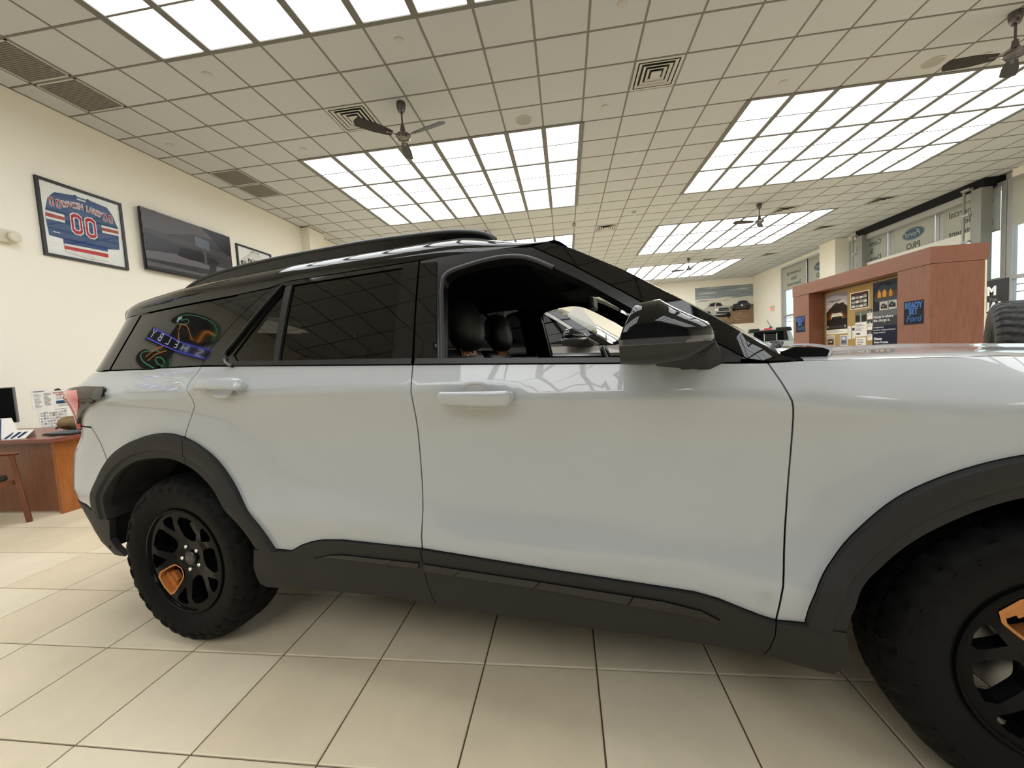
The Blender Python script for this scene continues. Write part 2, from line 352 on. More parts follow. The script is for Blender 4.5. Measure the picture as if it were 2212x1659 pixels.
for (c, r), lb in zip(GRILLES, GL):
    i, j = cell_of(c, r); x, y = (XB[i] + XB[i + 1]) / 2, (YBNDS[j] + YBNDS[j + 1]) / 2
    o = empty('return_grille', (x, y, ZC)); tag(o, lb, 'air vent', 'return air grilles')
    MB().box((-.285, -.285, .02), (.285, .285, .06)).build('duct_box', M_dark, o)
    g = MB()
    for k in range(22): yy = -.265 + k * .53 / 21; g.box((-.27, yy - .0095, .000), (.27, yy + .0095, .006))
    g.build('grille_bars', M_grille, o, kind='stuff')
    f = MB(); f.box((-.29, -.29, -.003), (.29, -.268, .01)); f.box((-.29, .268, -.003), (.29, .29, .01)); f.box((-.29, -.29, -.003), (-.268, .29, .01)); f.box((.268, -.29, -.003), (.29, .29, .01)); f.build('frame', M_vent, o)
# ---- small round caps, speakers, sensor, box
CAPS = [(-4.15, 4.68), (-1.69, 4.66), (-6.01, 5.9), (-4.15, 6.5), (.78, 4.68), (.77, 6.49), (3.24, 6.49), (5.76, 6.5), (3.23, 10.81), (3.22, 12.66), (.75, 10.8), (.81, 12.62), (5.67, 16.79), (-6.1, 10.2), (-1.72, 10.8), (-4.18, 10.75), (5.69, 10.78), (8.81, 10.78), (8.79, 13.25), (6.64, 18.05), (10.0, 23.2)]
CL = ['round ceiling cap left of the top left light panel, above the jersey wall', 'round ceiling cap near the picture top, right of the top left light panel', 'round ceiling cap closest above the framed blue jersey', 'round ceiling cap between the television and the left light panel', 'round ceiling cap cut by the top picture edge, above the middle air diffuser',
      'round ceiling cap below the middle air diffuser, right of the round speaker', 'round ceiling cap just left of the big right light panel', 'round ceiling cap beside the blade of the chrome fan', 'round ceiling cap below the far left corner of the big right light panel', 'round ceiling cap just left of the second right light panel', 'round ceiling cap right of the far edge of the left light panel', 'round ceiling cap beside the small air diffuser over the car roof',
      'tiny round ceiling cap between the second and the farthest right light panel', 'round ceiling cap beside the wall pier above the car', 'round ceiling cap behind the middle of the left light panel', 'round ceiling cap behind the left corner of the left light panel', 'round ceiling cap behind the middle of the big right light panel', 'round ceiling cap behind the right end of the big right light panel, near the windows', 'round ceiling cap right of the second right light panel, towards the garage door', 'tiny round ceiling cap right behind the second right light panel', 'farthest tiny round ceiling cap, in the corner by the mural']
c0 = None
for x, y in CAPS:
    if c0 is None:
        c0 = empty('sprinkler_cap'); o = c0; MB().lathe([(.052, .002), (.052, -.005), (.044, -.008), (.02, -.009)], 24).build('cap_plate', M_vent, c0, smooth=True)
        MB().lathe([(.058, .003), (.058, -.001), (.053, -.001)], 24).build('rim', M_vent, c0, smooth=True)
    else: o = copy_tree(c0)
    o.location = (x, y, ZC); tag(o, CL[CAPS.index((x, y))], 'sprinkler cap', 'round ceiling caps')
for (x, y), lb in zip([(-.46, 6.55), (5.14, 6.51)], ['round white ceiling speaker in front of the left light panel', 'round white ceiling speaker beside the right fan blade']):
    o = empty('ceiling_speaker', (x, y, ZC)); tag(o, lb, 'speaker', 'round ceiling speakers')
    MB().lathe([(.128, .004), (.128, -.006), (.118, -.009), (.112, -.006)], 40, capped=False).build('rim', M_vent, o, smooth=True); MB().lathe([(.112, -.002), (.112, -.006), (.0, -.006)], 40).build('speaker_grille', mat('speaker_mesh', '#a9a69c', rough=.8, bump=.4, bscale=600), o)
o = empty('motion_sensor', (1.99, 11.39, ZC)); tag(o, 'small white angled motion sensor on the ceiling above the windshield', 'sensor'); MB().lathe([(.06, .002), (.06, -.02), (.045, -.035)], 20).build('base', M_vent, o, smooth=True); MB().box((-.045, -.05, -.085), (.045, .03, -.03), bev=.012).build('lens_housing', M_whitemetal, o)
o = empty('ceiling_box', (.42, 11.88, ZC)); tag(o, 'small white square box hanging under the ceiling grid over the car roof', 'box'); MB().box((-.05, -.05, -.11), (.05, .05, -.02), bev=.006).build('housing', M_vent, o); MB().lathe([(.012, .003), (.012, -.03)], 10).build('stem', M_vent, o)
# ---- ceiling fans
M_fan = mat('smoky_chrome', (.16, .14, .135), rough=.2, metal=.9); M_blade = mat('dark_brown_fan_blade', (.035, .029, .026), rough=.5, spec=.3)
def make_fan():
    f = empty('ceiling_fan')
    MB().lathe([(.062, 0), (.066, -.02), (.060, -.075), (.046, -.12), (.040, -.13), (.018, -.135)], 28).build('canopy', M_fan, f, smooth=True)
    MB().lathe([(.0125, -.13), (.0125, -.34)], 12).build('downrod', M_fan, f, smooth=True)
    MB().lathe([(.028, -.31), (.033, -.36), (.042, -.40), (.085, -.425), (.105, -.445), (.105, -.47), (.085, -.49), (.07, -.49), (.066, -.482), (.03, -.486)], 32).build('motor_housing', M_fan, f, smooth=True)
    for k in range(3):
        a = 2 * PI * k / 3; m = MB()
        def bl(u, v, a=a):
            r = .16 + .52 * u; w = (.042 + .03 * min(1, u * 2.2)) * (1 if u < .9 else math.sqrt(max(.03, 1 - ((u - .9) / .1) ** 2))); s = (v - .5) * 2 * w
            x, y, z = r, s, -.452 + s * .30 + .015 * u; return (x * math.cos(a) - y * math.sin(a), x * math.sin(a) + y * math.cos(a), z)
        def bl2(u, v, a=a): p = bl(u, v); return (p[0], p[1], p[2] - .006)
        m.grid(bl, 18, 4); m.grid(bl2, 18, 4, flip=True)
        b = m.build('blade', M_blade, f, smooth=True)
        MB().tube([(math.cos(a) * r, math.sin(a) * r, -.458 + .002 * (r > .1)) for r in (.08, .13, .19, .25)], [.016, .013, .018, .022], 8, ry=.005).build('blade_arm', M_fan, b)
    return f
FANS = [(3.81, -1.81, -15, 'three blade ceiling fan nearest the jersey wall, in front of the left light panel'), (16.11, -1.76, 172, 'chrome three blade ceiling fan cut by the right picture edge'), (15.92, 8.17, 185, 'three blade ceiling fan in front of the second right light panel'), (15.9, 18.3, 160, 'smallest three blade ceiling fan in the far distance'), (3.79, 8.13, 20, 'ceiling fan almost hidden behind the car roof, only its canopy showing')]
f0 = None
for c, r, a, lb in FANS:
    f = f0 = make_fan() if f0 is None else f0
    if c != 3.81: f = copy_tree(f0)
    f.location = (CX(c), CY(r), ZC - .001); f.rotation_euler = (0, 0, math.radians(a)); tag(f, lb, 'ceiling fan', 'three blade ceiling fans')
# ---- storefront glazing on the right wall
def bars(mb, y0, y1, z0, z1, x0=XR_W + .02, x1=XR_W + .12): mb.box((x0, y0, z0), (x1, y1, z1))
M_shade = bpy.data.materials.new('translucent_roller_shade'); M_shade.use_nodes = True; _n = M_shade.node_tree; _b = _n.nodes['Principled BSDF']; _b.inputs['Base Color'].default_value = lin('#c9c5b6'); _b.inputs['Roughness'].default_value = .9
_t = _n.nodes.new('ShaderNodeBsdfTranslucent'); _t.inputs[0].default_value = (.66, .655, .60, 1); _mx = _n.nodes.new('ShaderNodeMixShader'); _mx.inputs[0].default_value = .5; _out = [n for n in _n.nodes if n.type == 'OUTPUT_MATERIAL'][0]
_n.links.new(_b.outputs[0], _mx.inputs[1]); _n.links.new(_t.outputs[0], _mx.inputs[2]); _n.links.new(_mx.outputs[0], _out.inputs[0])
M_ink = mat('grey_window_lettering', '#5b5c58', rough=.8); M_inkb = mat('blue_grey_oval', '#4f6478', rough=.8); M_inkw = mat('pale_window_lettering', '#b4b6ae', rough=.8)
BAYS = [(8.3, 11.2), (11.45, 12.95), (13.2, 14.65), (14.9, 16.6), (17.66, 19.2), (19.4, 21.3)]
DECAL = {1: 'c', 2: 'f', 3: 'c', 4: 'f', 5: 'c'}
for k, (y0, y1) in enumerate(BAYS):
    w = empty('window_%d' % (k + 1), (XR_W, (y0 + y1) / 2, 0)); w['kind'] = 'structure'; h = (y1 - y0) / 2; top = 4.62
    fm = MB()
    for a, b, z0, z1 in ((-h - .13, -h, .25, 4.72), (h, h + .13, .25, 4.72), (-h, h, top, 4.72), (-h, h, 2.38, 2.46), (-h, h, .25, .33)): fm.box((.02, a, z0), (.14, b, z1))
    fm.build('window_frame', M_alu, w)
    for z0, z1 in ((2.46, top), (.33, 2.38)): MB().box((.075, -h, z0), (.081, h, z1)).build('pane', M_winglass, w)
    zb = 3.62
    s = MB().box((.010, -h + .005, zb), (.0125, h - .005, top)).build('roller_shade', M_shade, w)
    MB().box((.002, -h + .005, zb - .03), (.018, h - .005, zb + .005)).build('hem_bar', M_alu, s)
    M0 = Matrix.Translation((.008, 0, 0)) @ Matrix([[0, 0, 1, 0], [1, 0, 0, 0], [0, 1, 0, 0], [0, 0, 0, 1]])
    kd = DECAL.get(k)
    if kd == 'c':
        for ln, z in (('Commercial', 4.34), ('Sales', 4.09), ('Department', 3.83)): text(ln, .235, M_ink, s, 0, z, 0, mtx=M0, bold=.004, extrude=.0006)
    if kd == 'f':
        ov = MB().lathe([(.3, -.001), (.3, .001)], 40); ov.v = [(x * 1.33, y * .60, z) for x, y, z in ov.v]; oo = ov.build('oval_decal', M_inkb, s); oo.matrix_local = M0 @ Matrix.Translation((0, 4.22, .001))
        rg = MB()
        for q in range(48):
            a, b = 2 * PI * q / 48, 2 * PI * (q + 1) / 48
            rg.add([(math.cos(a) * .385, math.sin(a) * .165, 0), (math.cos(b) * .385, math.sin(b) * .165, 0), (math.cos(b) * .372, math.sin(b) * .156, 0), (math.cos(a) * .372, math.sin(a) * .156, 0)], [(0, 1, 2, 3)])
        ro = rg.build('oval_line', M_inkw, s); ro.matrix_local = M0 @ Matrix.Translation((0, 4.22, -.0016))
        text('Ford', .24, M_inkw, s, 0, 4.22, -.002, mtx=M0, shear=.3, sx=1.15, extrude=.0006); text('PRO', .26, M_ink, s, 0, 3.86, 0, mtx=M0, bold=.006, extrude=.0006)
# overhead garage door hardware standing in front of the glazing
gd = empty('garage_door', (XR_W, 13.8, 0)); tag(gd, 'grey overhead garage door frame with steel tracks and pale cross rail by the windows', 'garage door')
for yy in (11.62, 15.62):
    m = MB(); m.box((-.34, yy - .10 - 13.8, 0), (-.10, yy + .14 - 13.8, 4.66)); m.build('jamb', mat('grey_steel_jamb', '#8d8e88', rough=.5), gd)
    t = MB(); t.tube([(-.36, yy + .33 - 13.8 - .02, 4.75), (-.38, yy + .30 - 13.8, 3.2), (-.38, yy + .28 - 13.8, 1.0)], .028, 8); t.tube([(-.30, yy + .17 - 13.8, 4.75), (-.30, yy + .17 - 13.8, 1.0)], .022, 8); t.build('track', mat('galvanised_track', '#a3a49d', rough=.4, metal=.5), gd, smooth=True, kind='stuff')
    for z in (4.72, 4.1, 3.45): MB().box((-.40, yy + .15 - 13.8, z - .02), (-.28, yy + .36 - 13.8, z + .02)).build('track_bracket', M_alu, gd)
MB().box((-.20, 11.75 - 13.8, 3.50), (-.12, 15.5 - 13.8, 3.72)).build('cross_rail', mat('pale_door_rail', '#d5d3c8', rough=.5), gd)
MB().box((-.22, 11.75 - 13.8, 4.50), (-.10, 15.5 - 13.8, 4.66)).build('header_rail', M_alu, gd)
# ---- outdoors
MB().box((XR_W + .3, -40, -.3), (120, 80, -.12)).build('outdoor_ground', mat('pale_pavement', '#b9b6ae', rough=.9), kind='structure')
hedge = None
M_leaf = mat('green_leaves', '#7fae4e', rough=.7, noise=.35, nscale=5); M_leaf2 = mat('pale_leaves', '#9cc46a', rough=.7, noise=.3, nscale=5)  # two plain leaf greens, mottled by noise
for n, (x, y, r, h, lb) in enumerate([(24, 31, 2.2, 2.2, 'green bush outside behind the corner window by the truck mural'), (27, 14.6, 2.6, 2.9, 'green bush outside the right window above the black banner'), (30, 24, 2.0, 1.8, 'far green bush outside beyond the garage door')]):
    b = empty('bush', (x, y, -.12)); tag(b, lb, 'bush', 'bushes outside the windows'); random.seed(n)
    m = MB()
    for q in range(900):
        a, e, rr = random.uniform(0, 2 * PI), random.uniform(0, PI / 2), r * random.uniform(.75, 1.05)
        p = Vector((rr * math.cos(a) * math.cos(e), rr * math.sin(a) * math.cos(e), .3 + h * math.sin(e) * random.uniform(.7, 1))); w = Vector((random.uniform(-1, 1), random.uniform(-1, 1), random.uniform(-1, 1))).normalized(); s = w.cross(Vector((.3, .2, 1))).normalized(); L = .22
        m.add([p - w * L, p + s * L * .5, p + w * L, p - s * L * .5], [(0, 1, 2, 3)])
    m.build('foliage', [M_leaf, M_leaf2][n % 2], b, kind='stuff'); MB().tube([(0, 0, 0), (.05, 0, h * .7)], [.12, .05], 8).build('stem', M_chairwood, b)
for n, (x, z, yy, lb) in enumerate([(26, 4.3, 10, 'highest black power line outside the right windows'), (26, 3.9, 10, 'middle black power line outside the right windows'), (25.5, 3.4, 10, 'lowest black power line outside the right windows')]):
    P = [(x + .2 * t, -30 + 100 * t / 20, z + .5 * ((t - 10) / 10) ** 2) for t in range(21)]
    tag(MB().tube(P, .028, 6).build('power_line', mat('cable_black', (.02, .02, .02), rough=.8)), lb, 'cable', 'power lines outside')
ob = empty('roadside_building', (40, 20, -.12)); tag(ob, 'low pale building with a dark roof line across the street outside the right window', 'building'); MB().box((0, -14, 0), (8, 10, 2.6)).build('wall', mat('pale_render', '#d9d2c4', rough=.9), ob); MB().box((-.4, -14.5, 2.6), (8.4, 10.5, 3.0)).build('roof', mat('grey_roof', '#8a8279', rough=.9), ob)

WT=[(0.28,.90),(0.36,.945),(0.42,.966),(0.48,.978),(0.55,.985),(.60,.9885),(.615,.990),(.63,.9875),(.66,.979),(.70,.9685),(.78,.959),(.88,.958),(.98,.966),(1.06,.982),(1.112,.9975),(1.125,.9995),(1.138,.996),(1.18,.979),(1.24,.955),(1.28,.940),(1.4,.893),(1.55,.83),(1.62,.797),(1.70,.757),(1.8,.70)]
XR=[(.30,-.64),(.36,-.73),(.5,-.875),(.65,-.98),(.80,-1.05),(.86,-1.045),(.95,-.94),(1.0,-.91),(1.1,-.905),(1.18,-.92),(1.22,-.89),(1.26,-.83),(1.3,-.78),(1.45,-.72),(1.66,-.66),(1.8,-.6)]
def pch(T,v):
    n=len(T)
    if v<=T[0][0]: return T[0][1]+(v-T[0][0])*(T[1][1]-T[0][1])/(T[1][0]-T[0][0])
    if v>=T[-1][0]: return T[-1][1]+(v-T[-1][0])*(T[-1][1]-T[-2][1])/(T[-1][0]-T[-2][0])
    i=0
    while T[i+1][0]<v: i+=1
    def sl(k):
        if k<=0: return (T[1][1]-T[0][1])/(T[1][0]-T[0][0])
        if k>=n-1: return (T[-1][1]-T[-2][1])/(T[-1][0]-T[-2][0])
        a=(T[k][1]-T[k-1][1])/(T[k][0]-T[k-1][0]); b=(T[k+1][1]-T[k][1])/(T[k+1][0]-T[k][0])
        return 0. if a*b<=0 else 2*a*b/(a+b)
    h=T[i+1][0]-T[i][0]; t=(v-T[i][0])/h
    a,b=sl(i)*h,sl(i+1)*h; p,q=T[i][1],T[i+1][1]
    return p*(1+2*t)*(1-t)**2+a*t*(1-t)**2+q*t*t*(3-2*t)-b*t*t*(1-t)
def S(x,z):
    k=min(1,max(0,(z-.45)/.12))*min(1,max(0,(1.26-z)/.10))
    w=pch(WT,z+.052*(max(.3,min(2.6,x))-1.65)*k)
    if x<.1:
        k=.10+.05*max(0,min(1,(z-1.2)/.3))
        w-=k*((.1-x)/1.2)**2
    if x>2.3:
        zt_=1.187-.011*max(0,min(1,(x-2.45)/.43))-.108*max(0,min(1.6,(x-2.88)/.52)); q=(z-zt_+.10)/.10
        if q>0: w-=.042*q*q*min(1,(x-2.3)/.3)
    if x>2.35 and z<1.2:
        q=min(1,max(0,(.76-math.hypot(x-3.06,z-.46))/.26)); w+=.050*q*q*(3-2*q)
    if -.8<x<.75 and z<1.1:
        q=min(1,max(0,(.74-math.hypot(x-.035,z-.46))/.22)); w+=.014*q*q*(3-2*q)
    if x>2.9: w-=.05*((x-2.9)/.9)**2
    xr=pch(XR,z); R=.30; d=x-xr
    if d<R:
        t=min(1,(R-max(d,-.0))/R)
        w-=.24*(1-math.sqrt(max(0,1-t*t)))
    xf=3.93-.25*max(0,z-.9); d=xf-x
    if d<.5:
        t=min(1,(.5-max(d,0))/.5); w-=.40*(1-math.sqrt(max(0,1-t*t)))
    return w
# ================================================================== THE SHOWROOM CAR (local frame: x forward, y left, z up, origin under the rear axle)
TH = -0.16713554
UX, VX = (math.cos(TH), math.sin(TH)), (-math.sin(TH), math.cos(TH))
CAR_O = (-1.79069 + .95 * VX[0], 1.58837 + .95 * VX[1], 0)
def SN(x, z):
    e = 2e-3; n = Vector((-(S(x + e, z) - S(x - e, z)) / 2 / e, -1, -(S(x, z + e) - S(x, z - e)) / 2 / e)); return n.normalized()
def P3(x, z, off=0., sg=-1):
    n = SN(x, z); p = Vector((x, -S(x, z), z)) + n * off
    if sg > 0: p.y = -p.y; n = Vector((n.x, -n.y, n.z))
    return p, n
def inside(p, poly):
    x, y = p; c = False; j = len(poly) - 1
    for i in range(len(poly)):
        (a, b), (d, e) = poly[i], poly[j]
        if (b > y) != (e > y) and x < (d - a) * (y - b) / (e - b) + a: c = not c
        j = i
    return c
_cdt = {}
def shrink(poly, g):          # move every outline point inward by g (gap lines between panels)
    A = sum(poly[i][0] * poly[(i + 1) % len(poly)][1] - poly[(i + 1) % len(poly)][0] * poly[i][1] for i in range(len(poly))); sg = 1 if A > 0 else -1; out = []
    for i in range(len(poly)):
        a, b, c = poly[i - 1], poly[i], poly[(i + 1) % len(poly)]; n = [0, 0]
        for (p, q) in ((a, b), (b, c)):
            d = math.dist(p, q) or 1e-9; n[0] += -(q[1] - p[1]) / d * sg; n[1] += (q[0] - p[0]) / d * sg
        L = math.hypot(*n) or 1; k = min(2.0, 2 / max(.5, L)) / L; out.append((b[0] + n[0] * g * k, b[1] + n[1] * g * k))
    return out
def tri_poly(polys, step):
    """triangulates outline minus holes in the x-z plane with an inner grid"""
    key = (tuple(tuple(p) for p in polys), step)
    if key in _cdt: return _cdt[key]
    V = []; Eg = []; loops = []
    for poly in polys:
        R = []
        for i in range(len(poly)):
            a, b = poly[i], poly[(i + 1) % len(poly)]; n = max(1, int(math.dist(a, b) / step + .5))
            for k in range(n): R.append((a[0] + (b[0] - a[0]) * k / n, a[1] + (b[1] - a[1]) * k / n))
        s = len(V); V += R; Eg += [(s + i, s + (i + 1) % len(R)) for i in range(len(R))]; loops.append(R)
    x0, x1 = min(p[0] for p in V), max(p[0] for p in V); z0, z1 = min(p[1] for p in V), max(p[1] for p in V)
    seg = [(V[a], V[b]) for a, b in Eg]; buckets = {}
    for (a, b) in seg: buckets.setdefault((int(a[0] / step // 1), int(a[1] / step // 1)), []).append(a)
    nx, nz = int((x1 - x0) / step) + 1, int((z1 - z0) / step) + 1
    for i in range(nx):
        for j in range(nz):
            p = (x0 + (i + .5 + .25 * (j % 2)) * step, z0 + (j + .5) * step)
            if not inside(p, polys[0]) or any(inside(p, h) for h in polys[1:]): continue
            bx, bz = int(p[0] / step // 1), int(p[1] / step // 1)
            if any(math.dist(p, q) < step * .55 for dx in (-1, 0, 1) for dz in (-1, 0, 1) for q in buckets.get((bx + dx, bz + dz), [])): continue
            V.append(p)
    vo, eo, fo, ov, oe, of = delaunay_2d_cdt([Vector(p) for p in V], Eg, [], 0, 1e-6)
    vo = [tuple(v) for v in vo]; F = []
    for f in fo:
        c = (sum(vo[i][0] for i in f) / len(f), sum(vo[i][1] for i in f) / len(f))
        if inside(c, polys[0]) and not any(inside(c, h) for h in polys[1:]): F.append(tuple(f))
    _cdt[key] = (vo, F, loops); return _cdt[key]
def panel(name, polys, m, parent, sg=-1, off=0., th=.025, step=.045, edge=.0):
    """body panel lying on the car's side surface: outer skin with exact normals plus returned edges"""
    if not isinstance(polys[0][0], (tuple, list)): polys = [polys]
    vo, F, loops = tri_poly(polys, step); vs = []; ns = []; fs = []
    for x, z in vo:
        p, n = P3(x, z, off, sg); vs.append(p); ns.append(n)
    for f in F: fs.append(f if sg < 0 else f[::-1])
    nskin = len(fs)
    for L in loops:
        N = len(L); b = len(vs)
        for x, z in L: p, n = P3(x, z, off, sg); q, _ = P3(x, z, off - th, sg); vs += [p, q]; ns += [n, n]
        for i in range(N): j = (i + 1) % N; fs.append((b + 2 * i, b + 2 * j, b + 2 * j + 1, b + 2 * i + 1))
    me = bpy.data.meshes.new(name); me.from_pydata(vs, [], fs); me.materials.append(m)
    # winding of the skin must follow the normals
    fl = [p.index for p in me.polygons[:nskin] if p.normal.dot(ns[p.vertices[0]]) < 0]
    if fl:
        bm = bmesh.new(); bm.from_mesh(me); bm.faces.ensure_lookup_table(); bmesh.ops.reverse_faces(bm, faces=[bm.faces[i] for i in fl]); bm.to_mesh(me); bm.free()
    me.polygons.foreach_set('use_smooth', [i < nskin for i in range(len(me.polygons))])
    ln = []
    for p in me.polygons:
        for vi in p.vertices: ln.append(ns[vi] if p.index < nskin else p.normal.copy())
    me.normals_split_custom_set(ln)
    o = bpy.data.objects.new(name, me); COL.objects.link(o)
    if parent: o.parent = parent
    return o
def strip(name, outer, inner, prof, m, parent, sg=-1, n=60):
    """moulding between two outlines: prof = (fraction outer->inner, offset) list"""
    A, B = resample(outer, n), resample(inner, n); mb = MB()
    def fn(u, v):
        i = min(n - 1, int(round(u * (n - 1)))); j = int(round(v * (len(prof) - 1))); t, o = prof[j]
        x, z = A[i][0] + (B[i][0] - A[i][0]) * t, A[i][1] + (B[i][1] - A[i][1]) * t; return P3(x, z, o, sg)[0]
    mb.grid(fn, n - 1, len(prof) - 1); return mb.build(name, m, parent, smooth=True)
BELT = [(-.467, 1.293), (-.06, 1.286), (.234, 1.281), (1.278, 1.236), (2.368, 1.187), (2.445, 1.186)]
def bz(x): return lerp(BELT, x)
RDCUT = catmull([(.234, 1.281), (.216, 1.241), (.208, 1.207), (.224, 1.168), (.222, 1.113), (.196, 1.073), (.173, 1.04), (.137, .982)], 3)
RD_UP = [(.234, 1.285), (.252, 1.343), (.311, 1.416), (.381, 1.492), (.462, 1.566), (.517, 1.605)]
ARO = catmull([(-.53, .585), (-.533, .668), (-.512, .745), (-.455, .828), (-.355, .9), (-.222, .955), (-.083, .987), (.037, .995), (.13, .979), (.215, .945), (.303, .89), (.373, .82), (.44, .742), (.507, .664), (.562, .596), (.607, .522)], 4)
ARI = catmull([(-.43, .576), (-.432, .648), (-.415, .709), (-.369, .775), (-.28, .832), (-.175, .867), (-.06, .881), (.045, .879), (.131, .856), (.212, .814), (.293, .755), (.37, .683), (.451, .604), (.507, .523)], 4)
RDB = [(.607, .522), (.685, .522), (.732, .547), (.789, .567), (.846, .579), (.939, .586), (1.275, .582)]
FDB = [(1.275, .580), (1.756, .551), (2.081, .533), (2.165, .528), (2.226, .515), (2.286, .493), (2.337, .475), (2.371, .473)]
FDR = [(1.277, 1.236), (1.286, 1.146), (1.284, 1.058), (1.279, .92), (1.279, .752), (1.280, .672), (1.277, .582)]
FDF = catmull([(2.37, 1.186), (2.39, 1.144), (2.403, 1.111), (2.416, 1.067), (2.419, .977), (2.413, .849), (2.4, .701), (2.386, .58), (2.371, .473)], 3)
_fo = [(2.434, .487), (2.443, .54), (2.466, .607), (2.501, .669), (2.541, .730), (2.599, .801), (2.65, .849), (2.712, .891), (2.782, .926), (2.858, .952), (2.95, .969), (3.05, .974)]
_fi = [(2.515, .497), (2.544, .6), (2.6, .672), (2.658, .732), (2.712, .774), (2.786, .820), (2.866, .854), (2.95, .869), (3.05, .874)]
FAO = catmull(_fo + [(6.10 - x, z) for x, z in _fo[-2::-1]], 3); FAI = catmull(_fi + [(6.10 - x, z) for x, z in _fi[-2::-1]], 4)
ROOFLOW = [(-.70, 1.548), (-.33, 1.567), (0., 1.582), (.33, 1.597), (.517, 1.610), (.585, 1.628), (1.24, 1.638), (1.6, 1.637), (1.76, 1.634)]
FTOP = [(1.243, 1.636), (1.355, 1.640), (1.5, 1.640), (1.605, 1.636), (1.691, 1.626)]
APL = [(1.691, 1.626), (1.831, 1.54), (2.001, 1.422), (2.149, 1.317), (2.239, 1.253), (2.321, 1.198)]
APO = [(1.748, 1.636), (1.83, 1.60), (2.003, 1.497), (2.154, 1.39), (2.287, 1.293), (2.368, 1.233), (2.405, 1.205), (2.445, 1.19)]
OPEN = [(1.386, 1.249)] + catmull([(1.358, 1.50), (1.352, 1.535), (1.362, 1.56), (1.395, 1.578), (1.505, 1.599), (1.60, 1.603), (1.681, 1.585), (1.771, 1.536)], 4) + [(1.891, 1.462), (1.999, 1.384), (2.147, 1.28), (2.28, 1.203)]
QG = [(-.325, 1.560), (.327, 1.590), (-.035, 1.303), (-.079, 1.288), (-.413, 1.297)]
TAIL = [(-.90, 1.195), (-.75, 1.208), (-.526, 1.217), (-.357, 1.211), (-.335, 1.2), (-.338, 1.175), (-.487, 1.128), (-.529, 1.125), (-.559, 1.114), (-.641, 1.07), (-.72, 1.0), (-.87, 1.0)]
def zr(x): return lerp(ROOFLOW, x)
def zt(x): return lerp(catmull([(-.75, 1.64), (-.35, 1.70), (0, 1.735), (.5, 1.757), (1.0, 1.762), (1.4, 1.755), (1.6, 1.738), (1.80, 1.690)], 4), x)
def roofp(x, t, dz=0.):     # t -1..1 across the roof
    ze, wd, zc = zr(x), S(x, zr(x)), zt(x) + .018
    a = t * PI / 2; y = wd * math.copysign(abs(math.sin(a)) ** .72, t); z = ze + (zc - ze) * max(0, math.cos(a)) ** .70
    xe = 1.748 + .05 * (1 - t * t); k = min(1, max(0, (x - 1.35) / (xe - 1.35))); k = k * k * (3 - 2 * k)
    return (x, y, z + (1.636 + .03 * (1 - t * t) - z) * k + dz)
def hoodp(u, v):
    x = 2.46 + 1.42 * u; x += .10 * (1 - (2 * v - 1) ** 2) * (1 - u) - .16 * abs(2 * v - 1) ** 3 * u
    t = 2 * v - 1; ze = lerp([(2.44, 1.186), (2.88, 1.176), (3.4, 1.12), (3.7, 1.04), (3.9, .93)], x); ye = S(min(x, 3.6), ze - .004) - .004 - .18 * max(0, u - .8); zc = lerp([(2.44, 1.205), (2.9, 1.203), (3.3, 1.18), (3.7, 1.09), (3.9, .95)], x)
    z = ze + (zc - ze) * (1 - abs(t) ** 3) ** .6 + .010 * math.exp(-((abs(t) - .55) / .10) ** 2) * min(1, 4 * (1 - u)); return (x, t * ye, z)
